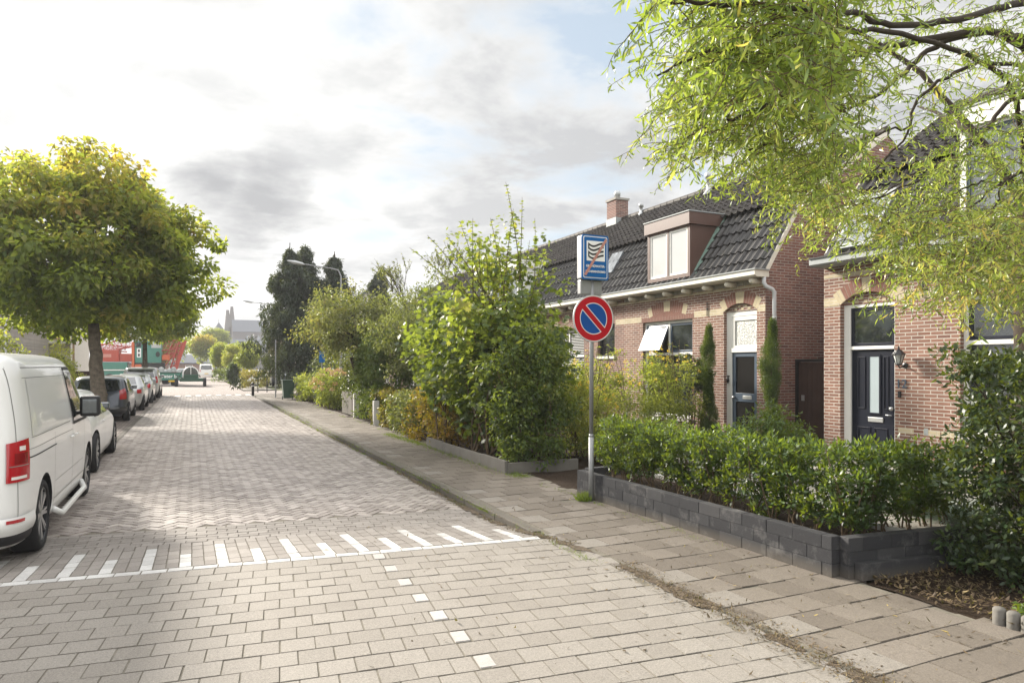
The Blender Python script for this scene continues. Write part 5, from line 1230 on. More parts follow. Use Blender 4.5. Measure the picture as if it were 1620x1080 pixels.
def lattice(name, a, b, w, mat, n, r=.05):
    a, b = Vector(a), Vector(b); d = (b-a).normalized(); u = Vector((0, 1, 0)); q = d.cross(u).normalized(); m = MB()
    C4 = [u*w/2+q*w/2, -u*w/2+q*w/2, -u*w/2-q*w/2, u*w/2-q*w/2]
    for c in C4: m.tube([a+c, b+c], r, 6)
    for i in range(n):
        p0, p1 = a.lerp(b, i/n), a.lerp(b, (i+1)/n)
        for k in range(4): m.tube([p0+C4[k], p1+C4[(k+1) % 4]], r*.6, 5)
    return m.build(name, mat, K)
lattice('boom', (-13.0, cy0-.1, 2.9), (-8.5, cy0-.1, 4.0), .9, 'crane_red', 9); lattice('boom', (-13.0, cy0-.6, 3.5), (-9.0, cy0-.6, 3.2), .5, 'crane_red', 8, .045)
lattice('boom', (-4.8, cy0-.2, 3.5), (-2.6, cy0-.2, 3.75), .8, 'crane_red', 4); lattice('jib', (-3.6, cy0-.6, 1.0), (-2.3, cy0-.6, 4.0), .45, 'crane_red', 7, .08); lattice('jib', (-4.7, cy0-.4, 1.8), (-3.0, cy0-.4, 3.9), .4, 'crane_red', 6, .05)
for k in range(8):
    a = Vector((-4.9+random.random()*1.2, cy0-.6, 2.0+random.random()*1.8)); b = Vector((-3.2+random.random()*1.0, cy0-.5, 2.2+random.random()*1.6))
    if k < 8: MB().tube([a, b], .035, 5).build('strut', 'crane_red', K)
for x in (-12.2, -11.0, -6.4, -5.2, -4.2):
    m = MB(); m.lathe([(0, -.15), (.5, -.15), (.52, 0), (.5, .15), (0, .15)], 22, Matrix.Translation((x, cy0-1.08, .42)) @ Matrix.Rotation(R_(90), 4, 'X')); m.build('wheel', 'tyre', K, smooth=True)
kb('engine_bay', 'black_metal', -7.9, -4.3, -1.15, 1.1, 1.42, 1.93); kb('cab_roof', 'grey_metal', -8.02, -6.6, -1.15, 1.0, 3.97, 4.25); kb('cab_window', 'window_glass', -7.9, -7.2, -1.23, -1.2, 3.42, 3.85, 0)
kb('ribbed_hood', 'grey_metal', -6.2, -4.9, -1.0, .6, 3.97, 4.3); kb('lettering_panel', 'sign_white', -6.75, -6.55, -1.22, -1.2, 2.15, 3.7, 0)
m = MB(); A_ = Vector((-3.35, cy0-.9, .9)); B_ = Vector((-1.9, cy0-.9, 4.15)); q_ = Vector((.42, 0, 0)); m.prism([A_, A_+q_, B_+q_, B_], (0, .12, 0)); m.build('jib_plate', 'crane_red', K)
m = MB(); A_ = Vector((-4.6, cy0-.8, 1.5)); B_ = Vector((-2.4, cy0-.8, 3.6)); m.prism([A_, A_+q_*.5, B_+q_*.5, B_], (0, .1, 0)); m.build('jib_plate', 'crane_red', K)
for k in range(6): MB().tube([(-12.2+.4*k, cy0-1.1, 3.2), (-9.6+.3*k, cy0-1.0, 3.9-.1*k)], .03, 5).build('cable', 'crane_red', K)
MB().box(-12.1, -10.8, cy0-1.315, cy0-1.3, 2.45, 2.75).build('lettering_panel', 'sign_pink', K)
for o in list(K.children):      # stand it where it belongs, narrower and further down the street
    xs = [v.co.x for v in o.data.vertices]; cx = (min(xs)+max(xs))/2; nx = (cx+4.75)*.68-2.7
    for v in o.data.vertices: v.co.x = nx+(v.co.x-cx)*(1 if o.name.startswith('wheel') else .68); v.co.y += 14
# green trailer with lettering and the wheeled tank
Tq = empty('green_trailer', (-3.7, 52, 0), 'low green trailer with white lettering standing in front of the crane', 'trailer')
ty_ = 66.0
MB().box(-3.5, -.85, ty_, ty_+1.5, .42, 1.02).build('trailer_body', 'crane_green', Tq, bevel=.03); MB().box(-3.55, -.8, ty_-.02, ty_+1.5, 1.025, 1.10).build('top_rail', 'dark_green', Tq)
text_mesh('Pater b.v.', .40, Vector((-1.68, ty_-.012, .76)), Matrix.Rotation(R_(90), 3, 'X'), 'sign_white', 'lettering', Tq, ext=.004, bold=.008)
m = MB(); m.box(-1.9, -1.25, ty_-.04, ty_-.01, .28, .41); m.build('marker_board', 'plate_yellow', Tq)
for x in (-3.2, -1.8, -1.2): MB().box(x, x+.07, ty_+.05, ty_+.12, -.1, .42).build('leg', 'grey_metal', Tq)
for x in (-2.8, -1.5): m = MB(); m.lathe([(0, -.08), (.28, -.08), (.28, .08), (0, .08)], 18, Matrix.Translation((x, ty_+.9, .18)) @ Matrix.Rotation(R_(90), 4, 'X')); m.build('wheel', 'tyre', Tq)
m = MB()
for k in range(7): a = (-3.1+.32*k, ty_+.5, 1.12); m.lathe([(0, 0), (.24, .02), (.16, .2+.1*(k % 3)), (0, .25+.1*(k % 3))], 8, Matrix.Translation(a) @ Matrix.Rotation(R_(20*k), 4, 'Z'))
m.build('load', 'lead', Tq)
Tk = empty('wheeled_machine', (-.3, 63, 0), 'dark green wheeled machine with round glazed hood on the road', 'machine')
m = MB(); m.box(-2.2, -.35, 50.3, 52.6, .35, .62); m.build('frame', 'dark_green', Tk, bevel=.03)
m = MB(); pts = [(-1.35+.58*math.cos(R_(a)), 50.5, .95+.62*math.sin(R_(a))) for a in range(0, 181, 12)]; m.prism(pts, (0, 1.2, 0)); hd = m.build('hood', 'window_glass', Tk)
m = MB(); m.tube([(-1.35+.60*math.cos(R_(a)), 50.45, .95+.64*math.sin(R_(a))) for a in range(0, 181, 12)], .04, 8); m.tube([(-1.35, 50.45, .95), (-1.35, 50.45, 1.58)], .025, 6); m.build('hood_frame', 'sign_white', hd)
MB().box(-1.9, -.75, 50.4, 51.9, .55, .94).build('tank', 'dark_green', Tk, bevel=.05)
m = MB(); m.tube([(-2.6, 50.2, .5), (-2.2, 50.3, .8), (-2.0, 50.4, 1.25)], .05, 6); m.tube([(-2.5, 50.3, .9), (-1.9, 50.3, .6)], .05, 6); m.build('lever', 'dark_green', Tk)
for x in (-2.45, -.28):
    for y in (50.5, 52.2): m = MB(); m.lathe([(0, -.12), (.36, -.12), (.38, 0), (.36, .12), (0, .12)], 20, Matrix.Translation((x, y, .28)) @ Matrix.Rotation(R_(90), 4, 'Y')); m.build('wheel', 'tyre', Tk, smooth=True)
for o in [q for q in Tk.children_recursive]: o.data.transform(Matrix.Translation((1.2, 13.0, 0)))
# ============================================================ trees and shrubs
def at(px, py, D):
    r = (px-810)/1080*D; a = R_(25.06); return Vector((math.cos(a)*r+math.sin(a)*D, -math.sin(a)*r+math.cos(a)*D, 1.75-(py-577)*D/1080))
def foliage(name, root, mat, C_, rad, per, size, T, aspect=.62, tvar=.19, hang=.35, flat=.7, seg=1, prof=None, curl=.0, fold=.25, palm=False):
    P, D, N, L, W, TT = cloud(np.array(C_), np.array(rad), per, size, np.array(T), flat=flat, hang=hang, tvar=tvar, aspect=aspect)
    if palm: return palmate(name, P, D, N, L, mat, TT, root)
    return leaves(name, P, D, N, L, W, mat, TT, root, seg=seg if not prof else 2, prof=prof, curl=curl, fold=fold)
LOBE = np.array([(0, 0), (.30, -.06), (.28, .22), (.62, .30), (.36, .48), (.46, .86), (.16, .66), (0, 1.0), (-.16, .66), (-.46, .86), (-.36, .48), (-.62, .30), (-.28, .22), (-.30, -.06)])
def palmate(name, P, D, N, L, mat, T, root):
    n = len(P); D = unit(D); S = unit(np.cross(D, N)); N = unit(np.cross(S, D)); k = len(LOBE)
    bend = rng.normal(.12, .12, n)
    V = P[:, None, :]+(S[:, None, :]*LOBE[None, :, 0:1]+D[:, None, :]*LOBE[None, :, 1:2])*L[:, None, None]+N[:, None, :]*((LOBE[:, 0]**2)[None, :]*bend[:, None]-(LOBE[:, 1]**2)[None, :]*.14)[:, :, None]*L[:, None, None]
    F = np.arange(n*k).reshape(n, k); return mesh_np(name, V.reshape(-1, 3), F, mat, T, root)
def tree(name, label, cat, base, cc, rad, h_tr, r0, mat, nclump, crad, per, size, seed, group=None, tfun=None, bark='bark', shell=.5, lump=.12, nb=40, zcut=None, aspect=.62, tvar=.14, hang=.35, stretch=None, palm=False):
    root = empty(name, base, label, cat, group)
    C_, r, u = ellipsoid_clumps(cc, rad, nclump, shell=shell, lump=lump, seed=seed)
    if zcut is not None: C_ = C_[C_[:, 2] > zcut]
    g = np.random.default_rng(seed+5); rr = crad*g.uniform(.6, 1.35, len(C_)); T = g.normal(.45, .13, len(C_))
    if tfun is not None: T = T+tfun(C_)
    trunk('trunk', base, (cc[0], cc[1], h_tr), r0, r0*.62, bark, root, seed=seed)
    branches('limbs', (base[0], base[1], h_tr*.75), C_, r0*.9, bark, root, n=nb, trunk_top=(cc[0], cc[1], cc[2]+rad[2]*.25), seed=seed)
    foliage('crown', root, mat, C_, rr, per, size, T, aspect=aspect, tvar=tvar, hang=hang, palm=palm)
    return root
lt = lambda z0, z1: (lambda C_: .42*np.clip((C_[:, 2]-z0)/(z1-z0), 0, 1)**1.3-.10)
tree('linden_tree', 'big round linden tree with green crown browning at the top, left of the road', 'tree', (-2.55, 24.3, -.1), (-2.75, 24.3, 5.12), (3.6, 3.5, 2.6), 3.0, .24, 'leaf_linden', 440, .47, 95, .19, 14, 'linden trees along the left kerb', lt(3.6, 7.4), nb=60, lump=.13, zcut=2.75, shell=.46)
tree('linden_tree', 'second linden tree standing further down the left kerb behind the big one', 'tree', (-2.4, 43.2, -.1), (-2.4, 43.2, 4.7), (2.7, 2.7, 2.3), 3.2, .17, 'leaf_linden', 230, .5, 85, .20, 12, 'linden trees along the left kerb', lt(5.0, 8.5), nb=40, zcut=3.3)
tree('background_tree', 'dark green tree in the gap between the grey gable house and the white building', 'tree', (-11.2, 45, 0), (-11.0, 45, 4.6), (2.6, 2.6, 2.3), 3.0, .16, 'leaf_linden', 200, .5, 70, .16, 13, 'background trees', nb=20)
def conifer(label, x, y, h, r, seed, grp):
    root = empty('conifer', (x, y, 0), label, 'tree', grp); g = np.random.default_rng(seed)
    trunk('trunk', (x, y, 0), (x, y, h*.95), .17, .03, 'dark_bark', root, seed=seed)
    n = 330; q = g.random(n)**.8; z = 1.5+(h-1.5)*q; rr = r*(1-q)**.58*(.20+1.0*g.random(n)**.9)*(1+.28*np.sin(q*23+seed)); a = g.random(n)*6.283; lob = 1+.22*np.sin(3*a+seed)+.12*np.sin(7*a+z)
    C_ = np.c_[x+rr*lob*np.cos(a), y+rr*lob*np.sin(a), z-.25*rr]; foliage('crown', root, 'leaf_conifer', C_, .15+.20*(1-q), 70, .21, g.normal(.5, .18, n), aspect=.30, hang=1.1, flat=1.3)
    m = MB()
    for i in range(0, n, 4): m.tube([(x, y, C_[i, 2]+.5), tuple(C_[i])], [.03, .01], 4, cap=False)
    m.build('limbs', 'dark_bark', root)
conifer('tall dark conifer nearest the road with shaggy drooping branches', 5.0, 40.5, 8.2, 2.2, 21, 'dark conifers above the garden fence')
conifer('tall dark conifer in the middle of the shaggy group, its spire highest', 6.0, 41.5, 8.6, 2.4, 22, 'dark conifers above the garden fence')
conifer('dark conifer at the right of the group behind the street lamp arm', 7.6, 41.0, 8.0, 1.9, 23, 'dark conifers above the garden fence')
conifer('smaller dark conifer seen over the pale olive coloured shrubs', 11.5, 46.0, 8.0, 1.7, 24, 'dark conifers above the garden fence')
def shrub(name, label, cat, c, rad, mat, nclump, crad, per, size, seed, group=None, tfun=None, aspect=.6, stems=14, tvar=.15, base=None, sr=.018, bark='twig', shell=.35, lump=.14, box=False, hang=.25, palm=False, tm=.5, trimesh=None, prof=None, curl=0.0):
    base = base or (c[0], c[1], 0); root = empty(name, base, label, cat, group); g = np.random.default_rng(seed)
    if box:
        u = g.uniform(-1, 1, (nclump, 3)); k = g.integers(0, 3, nclump); s = np.sign(g.normal(size=nclump)); k2 = g.random(nclump) < .7
        for i in range(nclump):
            if k2[i]: u[i, k[i]] = s[i]*g.uniform(.82, 1.0)
        C_ = np.array(c)+u*np.array(rad)*(1+g.normal(0, .035, (nclump, 1)))
    else: C_, r, u = ellipsoid_clumps(c, rad, nclump, shell=shell, lump=lump, seed=seed)
    C_ = C_[C_[:, 2] > base[2]+crad*.45]
    T = g.normal(tm, .14, len(C_)); 
    if tfun is not None: T = T+tfun(C_)
    foliage('foliage', root, mat, C_, crad*g.uniform(.6, 1.3, len(C_)), per, size, T, aspect=aspect, tvar=tvar, hang=hang, palm=palm, prof=prof, curl=curl)
    if stems:
        m = MB(); gg = random.Random(seed)
        for i in gg.sample(range(len(C_)), min(stems, len(C_))):
            e = Vector(C_[i]); s = Vector((base[0]+gg.uniform(-.5, .5)*rad[0], base[1]+gg.uniform(-.5, .5)*rad[1], base[2]-.02)); md = s.lerp(e, .5)+Vector((gg.uniform(-.1, .1), gg.uniform(-.1, .1), .12))
            m.tube([s, s.lerp(md, .5)+Vector((gg.uniform(-.03, .03), gg.uniform(-.03, .03), 0)), md, e], [sr, sr*.85, sr*.6, sr*.25], 5, cap=False)
        m.build('stems', bark, root, smooth=True)
    return root
# ---- tall maple shrub with its upright shoots
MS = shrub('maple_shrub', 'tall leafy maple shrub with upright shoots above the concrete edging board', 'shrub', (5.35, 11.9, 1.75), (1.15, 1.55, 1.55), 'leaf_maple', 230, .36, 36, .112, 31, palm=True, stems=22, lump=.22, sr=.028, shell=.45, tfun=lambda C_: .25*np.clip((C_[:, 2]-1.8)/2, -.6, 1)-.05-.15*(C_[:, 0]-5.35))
g = random.Random(5); m = MB(); LP = []; LD = []; LL = []; LT = []
tops = [(648, 392), (676, 372), (690, 400), (706, 372), (728, 352), (748, 345), (758, 372), (776, 345), (800, 288), (812, 330), (826, 312), (846, 345), (862, 395), (880, 420), (720, 410), (790, 380), (838, 380), (770, 405)]
for i, (a, b) in enumerate(tops):
    D = g.uniform(11.6, 13.2); e = at(a, b, D); s = Vector((5.3+g.uniform(-.5, .5), 11.9+(e.y-11.9)*.45+g.uniform(-.3, .3), 1.9+g.uniform(-.3, .5))); md = s.lerp(e, .5)+Vector((g.uniform(-.12, .12), g.uniform(-.12, .12), .15))
    pts = [(s*(1-q)**2+md*2*q*(1-q)+e*q*q) for q in [k/10 for k in range(11)]]; m.tube(pts, [.016*(1-.8*k/10) for k in range(11)], 5, cap=False)
    L = (e-s).length; n = int(L/.085)
    for k in range(n):
        q = .22+.78*k/n; p = s*(1-q)**2+md*2*q*(1-q)+e*q*q; ph = k*1.57+g.random()
        for sg in (0, math.pi):
            if g.random() < .12: continue
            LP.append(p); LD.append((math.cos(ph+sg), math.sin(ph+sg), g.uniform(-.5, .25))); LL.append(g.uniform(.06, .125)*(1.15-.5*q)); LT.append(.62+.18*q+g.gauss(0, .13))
        
m.build('shoots', 'twig', MS, smooth=True)
C2_, _, _ = ellipsoid_clumps((5.45, 12.2, 3.55), (1.1, 1.35, .85), 90, shell=.1, lump=.3, seed=36)
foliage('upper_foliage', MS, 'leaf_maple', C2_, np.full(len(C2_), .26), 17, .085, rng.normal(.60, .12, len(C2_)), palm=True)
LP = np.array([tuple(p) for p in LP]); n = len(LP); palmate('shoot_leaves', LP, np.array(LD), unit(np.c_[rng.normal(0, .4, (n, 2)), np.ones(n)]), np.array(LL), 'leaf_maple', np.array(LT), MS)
shrub('maple_shrub', 'spreading yellow green maple bush, left half of the tall shrub mass', 'shrub', (5.1, 13.7, 1.95), (1.05, 1.3, 1.15), 'leaf_maple', 130, .36, 34, .105, 32, palm=True, stems=16, sr=.022, tm=.46, lump=.25)
shrub('hornbeam_bush', 'dense green hornbeam bush at the near end of the concrete edging board', 'shrub', (5.15, 10.35, 1.25), (.72, .55, 1.35), 'leaf_maple', 130, .26, 70, .075, 33, stems=16, tfun=lambda C_: .15*(C_[:, 2]-1.4), tm=.5, aspect=.55)
shrub('beech_hedge', 'loose autumn beech hedge turning yellow and brown left of the tall maple', 'hedge', (5.05, 14.6, .52), (.38, 1.35, .55), 'leaf_autumn', 120, .2, 45, .085, 34, box=True, stems=26, tm=.35, sr=.010)
shrub('beech_hedge', 'low green and brown hedge plants beside the grassy path verge', 'hedge', (5.05, 16.8, .48), (.36, .9, .5), 'leaf_olive', 90, .2, 45, .085, 35, box=True, stems=20, sr=.010)
shrub('beech_hedge', 'clipped brownish hedge block further along the footpath', 'hedge', (5.15, 18.9, .50), (.40, 1.0, .50), 'leaf_beech', 110, .18, 48, .08, 36, box=True, stems=20, tm=.45, sr=.010)
shrub('blue_green_shrub', 'low blue green shrub spilling over the top of the brown hedge', 'shrub', (5.75, 17.4, .85), (.5, 1.2, .35), 'blue_grass', 50, .22, 60, .07, 37, stems=8)
shrub('conifer_hedge', 'tall clipped evergreen block with a light green left flank beside the concrete post', 'hedge', (5.55, 20.9, 1.25), (.75, 1.15, 1.35), 'leaf_cypress', 210, .24, 70, .13, 38, box=True, stems=10, aspect=.35, tm=.45, tfun=lambda C_: .35*(C_[:, 0] < 5.0)+.1*(C_[:, 2]-1.3))
tree('apple_tree', 'gnarled small garden tree with pale yellow green leaves over the evergreen block', 'tree', (5.3, 22.6, 0), (4.75, 22.7, 3.05), (1.85, 1.8, 1.35), 2.0, .10, 'leaf_olive', 270, .32, 42, .115, 39, nb=60, bark='dark_bark', aspect=.5, tfun=lambda C_: .22-.09*(C_[:, 0]-4.5), shell=.3, lump=.25)
tree('olive_tree', 'grey green bushy tree between the apple tree and the tall maple shrub', 'tree', (6.7, 18.8, 0), (6.2, 18.9, 2.55), (1.6, 1.7, 1.75), 1.6, .09, 'leaf_olive', 300, .30, 42, .100, 40, nb=50, bark='dark_bark', aspect=.4, shell=.3, lump=.2)
# bare twiggy leader rising over the olive tree
r = empty('bare_tree', (7.6, 20.5, 0), 'thin half bare tree whose twigs rise above the grey green bushy tree', 'tree'); m = MB(); g = random.Random(9); P = []
def grow(p, d, L, r_, k):
    q = p+d*L; md = (p+q)/2+Vector((g.uniform(-.06, .06), g.uniform(-.06, .06), 0))*L; m.tube([p, md, q], [r_, r_*.85, r_*.7], 5, cap=False)
    if k == 0: P.extend([p.lerp(q, g.random()) for _ in range(9)]); return
    for _ in range(3): grow(q, (d+Vector((g.uniform(-.6, .6), g.uniform(-.6, .6), g.uniform(-.1, .35)))).normalized(), L*g.uniform(.6, .85), r_*.62, k-1)
grow(Vector((7.2, 20.5, 0)), Vector((-.05, 0, 1)), 1.62, .045, 5)
m.build('trunk', 'dark_bark', r, smooth=True)
P = np.array([tuple(p) for p in P]); n = len(P); leaves('crown', P, rdir(n), rdir(n), rng.uniform(.04, .09, n), rng.uniform(.02, .05, n), 'leaf_olive', rng.random(n), r, seg=1)
shrub('hydrangea', 'pale pink faded hydrangea bush behind the grey picket fence', 'shrub', (5.15, 28.3, .75), (.75, 1.7, .75), 'leaf_yellowgreen', 90, .28, 70, .09, 41, stems=14, tm=.35)
r_ = [o for o in bpy.data.objects if o.name.startswith('hydrangea')][0]; gg = np.random.default_rng(3); u = gg.normal(size=(60, 3)); u[:, 2] = abs(u[:, 2]); u /= np.linalg.norm(u, axis=1)[:, None]
for q in np.array((5.15, 28.3, .8))+u*np.array((.8, 1.75, .8)): foliage('flower_head', r_, 'petal_pink', [q], [.10], 40, .045, [gg.random()], aspect=.9, hang=0)
shrub('laurel_bush', 'dark glossy evergreen bush standing in the gateway left of the clipped evergreen', 'shrub', (5.75, 25.0, 1.05), (.85, 1.5, 1.1), 'leaf_glossy', 120, .3, 75, .085, 42, stems=10)
shrub('laurel_bush', 'dark evergreen mass under the tall conifers', 'shrub', (6.2, 32.0, 1.2), (1.2, 2.2, 1.3), 'leaf_glossy', 120, .35, 70, .10, 43, stems=8)
shrub('ivy_hedge', 'pale leafy hedge patch behind the wheelie bin', 'hedge', (5.1, 34.5, .6), (.5, 1.9, .65), 'leaf_yellowgreen', 70, .28, 60, .09, 44, stems=6)
# ---- front garden of the near brick house
def cypress(label, x, y, h, r, seed):
    root = empty('italian_cypress', (x, y, 0), label, 'tree', 'narrow cypresses by the front doors'); g = np.random.default_rng(seed)
    trunk('trunk', (x, y, 0), (x, y, h*.7), .03, .01, 'twig', root, seed=seed); n = 230; q = g.random(n); z = .12+(h-.2)*q; rr = r*np.minimum(1, (1-q)*3.2)**.7*(.55+.25*np.sin(q*9+seed))*g.uniform(.6, 1.25, n); a = g.random(n)*6.283
    rr *= np.where(q < .28, 1.25, 1.0); C_ = np.c_[x+rr*np.cos(a)+.03*np.sin(z*3), y+rr*np.sin(a), z]
    P, D, N, L, W, T = cloud(C_, np.full(n, .07), 90, .055, g.normal(.5, .2, n), hang=-1.6, flat=2.2, aspect=.16, tvar=.2); leaves('foliage', P, D, N, L, W, 'leaf_cypress', T, root, seg=1)
cypress('narrow dark green cypress left of the black panelled front door', 10.25, 11.75, 2.60, .17, 51)
cypress('narrow cypress in front of the passage gate, right of the downpipe', 10.1, 9.80, 2.62, .19, 52)
def flower_shrub(label, c, rad, seed, ymat='leaf_yellowgreen', nst=26, nfl=60, top=None, tm=.5):
    r = shrub('flowering_shrub', label, 'shrub', c, rad, ymat, 110, .22, 60, .075, seed, aspect=.38, stems=nst, sr=.008, shell=.2, tm=tm, lump=.2)
    g = np.random.default_rng(seed+1); m = MB(); P = []; D = []
    for i in range(22):
        s = Vector((c[0]+g.uniform(-.6, .6)*rad[0], c[1]+g.uniform(-.7, .7)*rad[1], c[2])); e = s+Vector((g.uniform(-.25, .25), g.uniform(-.25, .25), rad[2]*g.uniform(.9, 1.25))); m.tube([s, (s+e)/2+Vector((.04, 0, 0)), e], [.007, .006, .003], 5, cap=False)
        for k in range(9): P.append(tuple(s.lerp(e, g.uniform(.1, 1)))); D.append((g.normal(), g.normal(), -.1))
    m.build('shoots', 'twig', r); n = len(P); leaves('shoot_leaves', np.array(P), np.array(D), unit(np.c_[g.normal(0, .4, (n, 2)), np.ones(n)]), g.uniform(.05, .12, n), g.uniform(.02, .04, n), ymat, g.random(n), r, seg=1)
    u = g.normal(size=(nfl, 3)); u[:, 2] = abs(u[:, 2])+.3; u[:, 0] -= .3; u /= np.linalg.norm(u, axis=1)[:, None]
    for q in np.array(c)+u*np.array(rad)*g.uniform(.8, 1.12, (nfl, 1)): foliage('flower', r, 'petal_yellow', [q], [.026], 12, .036, [g.random()], aspect=.55, hang=0)
    return r
flower_shrub('yellow flowered tall shrub directly behind the sign post', (7.9, 12.6, 1.05), (.85, 1.25, 1.0), 61)
flower_shrub('yellow green flowering shrub left of the sign post, next to the maple mass', (6.7, 11.3, .8), (.65, .8, .75), 63, tm=.7, nfl=30)
flower_shrub('climbing rose bush with yellow autumn leaves under the open window', (9.4, 12.15, 1.1), (.75, .95, .98), 65, 'leaf_yellowgreen', nfl=34, tm=.38)
shrub('dark_climber', 'dark leafy branch of the climber right of the open window', 'shrub', (10.3, 12.3, 1.55), (.35, .42, .45), 'leaf_glossy', 34, .18, 50, .08, 66, stems=8, base=(10.3, 12.3, 0))
shrub('rhododendron', 'rounded glossy shrub in front of the passage, behind the clipped hedge', 'shrub', (7.6, 7.35, .62), (.62, .62, .55), 'leaf_hedge', 90, .2, 55, .075, 67, stems=14, aspect=.36, tm=.6)
shrub('garden_filler', 'low mixed green plants behind the planter along the front garden', 'shrub', (7.0, 9.7, .4), (1.0, 1.0, .45), 'leaf_maple', 80, .24, 60, .06, 68, stems=10)
# ---- planter hedge: plants with bare stems below
HB = empty('clipped_hedge', (5.2, 6, .235), 'young clipped green hedge on bare stems growing in the charcoal block planter', 'hedge')
g = np.random.default_rng(71); C_ = []; T = []; st = MB()
row = [(5.16-.07*k/13, 4.15+3.55*k/13) for k in range(14)]+[(5.45+.26*k, 4.22-.02*k) for k in range(5)]
gr = random.Random(4)
for i, (x, y) in enumerate(row):
    lift = .40+gr.uniform(-.04, .06)
    for _ in range(58):
        q = g.random(); w = .205*(.62+.5*min(1, q*1.9)); u = g.normal(size=2); u /= np.linalg.norm(u); rr = w*g.random()**.35
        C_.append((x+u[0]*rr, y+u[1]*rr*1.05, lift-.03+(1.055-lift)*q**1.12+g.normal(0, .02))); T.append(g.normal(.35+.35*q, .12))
    for _ in range(5):
        e = Vector(C_[-1-gr.randrange(40)]); s = Vector((x+gr.uniform(-.05, .05), y+gr.uniform(-.05, .05), .23)); st.tube([s, s.lerp(e, .4)+Vector((gr.uniform(-.03, .03), gr.uniform(-.03, .03), .03)), e], [.009, .008, .003], 5, cap=False)
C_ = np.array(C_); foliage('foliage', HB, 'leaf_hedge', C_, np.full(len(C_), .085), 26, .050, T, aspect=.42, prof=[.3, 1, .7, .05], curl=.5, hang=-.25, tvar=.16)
st.build('stems', 'twig', HB, smooth=True)
# ---- big glossy bush at the right edge
GB = shrub('glossy_bush', 'big glossy evergreen bush at the right edge beside the leaf covered bed', 'shrub', (6.24, 2.92, .96), (.62, .70, .86), 'leaf_glossy', 560, .125, 50, .052, 72, box=True, stems=30, sr=.016, bark='dark_bark', aspect=.46, shell=.45, prof=[.3, 1, .8, .05], curl=.4, tm=.55, tvar=.2)
n = 1500; a = rng.random(n)*6.28; r = .22*np.sqrt(rng.random(n)); P = np.c_[6.75+r*np.cos(a), 4.5+r*np.sin(a)*1.6-.3, np.full(n, .24)]
D = unit(np.c_[np.cos(a)*rng.uniform(.2, 1.4, n), np.sin(a)*rng.uniform(.2, 1.4, n), np.ones(n)]); bg_ = empty('ornamental_grass', (6.75, 4.2, .24), 'blue green tuft of ornamental grass between the hedge and the glossy bush', 'plant')
leaves('blades', P, D, unit(np.c_[-np.cos(a), -np.sin(a), np.ones(n)*.3]), rng.uniform(.18, .38, n), np.full(n, .006), 'blue_grass', rng.random(n), bg_, prof=[1, .9, .6, .05], curl=-rng.uniform(.4, 1.3, n))
shrub('weed_clump', 'bright green low weed at the foot of the glossy bush', 'plant', (5.18, 2.62, .07), (.16, .2, .07), 'grass_blade', 20, .06, 60, .045, 73, stems=0, base=(5.18, 2.62, -.05))
shrub('heath_plant', 'small dark upright plant at the right end of the clipped hedge', 'plant', (6.55, 4.55, .55), (.2, .2, .3), 'leaf_glossy', 26, .1, 40, .055, 74, stems=8, base=(6.55, 4.55, .22))
# ---- left side and far greenery
shrub('garden_bush', 'light green bush in front of the grey gable wall, over the van roof', 'shrub', (-6.6, 27.0, 1.8), (1.5, 1.6, 1.1), 'leaf_yellowgreen', 100, .35, 60, .10, 81, base=(-6.6, 27.0, 0))
shrub('garden_bush', 'yellowish bush beside the pale garden wall left of the linden trunk', 'shrub', (-4.7, 31.5, 1.3), (.8, .9, 1.2), 'leaf_yellowgreen', 90, .3, 60, .09, 82, tm=.7)
far = 'far street trees'
tree('far_tree', 'far round tree with orange brown autumn top in front of the church', 'tree', (1.4, 125, 0), (1.4, 125, 4.8), (2.2, 2.2, 2.0), 2.4, .25, 'leaf_linden', 120, .7, 60, .28, 91, far, lambda C_: .5*np.clip((C_[:, 2]-4)/2.5, 0, 1), nb=12)
tree('far_tree', 'pale far tree crown rising behind the orange topped tree, under the church tower', 'tree', (4.4, 164, 0), (4.4, 164, 7.8), (2.8, 2.8, 2.1), 4, .3, 'leaf_yellowgreen', 110, .8, 50, .35, 92, far, nb=8)
tree('far_tree', 'dense green oval tree on the far right footpath', 'tree', (2.9, 87, 0), (2.9, 87, 2.9), (.95, 1.0, 1.35), 1.4, .15, 'leaf_linden', 130, .5, 60, .2, 93, far, nb=8)
tree('far_tree', 'small light green tree nearest the side street corner', 'tree', (4.5, 66, 0), (4.5, 66, 2.3), (.75, .8, .75), 1.4, .07, 'leaf_yellowgreen', 110, .42, 60, .16, 94, far, nb=10)
tree('far_tree', 'yellowish small tree between the oval tree and the side street corner', 'tree', (3.8, 78, 0), (3.8, 78, 2.5), (.85, .9, 1.3), 1.2, .09, 'leaf_yellowgreen', 110, .45, 55, .18, 95, far, nb=8, tfun=lambda C_: .25+0*C_[:, 0])
tree('far_tree', 'broad far green tree between the oval tree and the white gabled house', 'tree', (6.0, 94, 0), (5.9, 94, 3.4), (1.6, 1.6, 1.2), 2, .14, 'leaf_linden', 120, .6, 55, .24, 96, far, nb=8)
tree('far_tree', 'dim tree above the crane at the left end of the street', 'tree', (-3.4, 100, 0), (-3.4, 100, 4.3), (2.6, 2.6, 1.9), 2.6, .2, 'leaf_linden', 120, .9, 55, .3, 97, far, nb=8)
shrub('topiary_hedge', 'dark rounded clipped hedge arch at the far right footpath', 'hedge', (3.3, 67.0, .95), (.42, .42, 1.0), 'leaf_hedge', 120, .28, 60, .12, 83, stems=0, shell=.8, lump=.03)
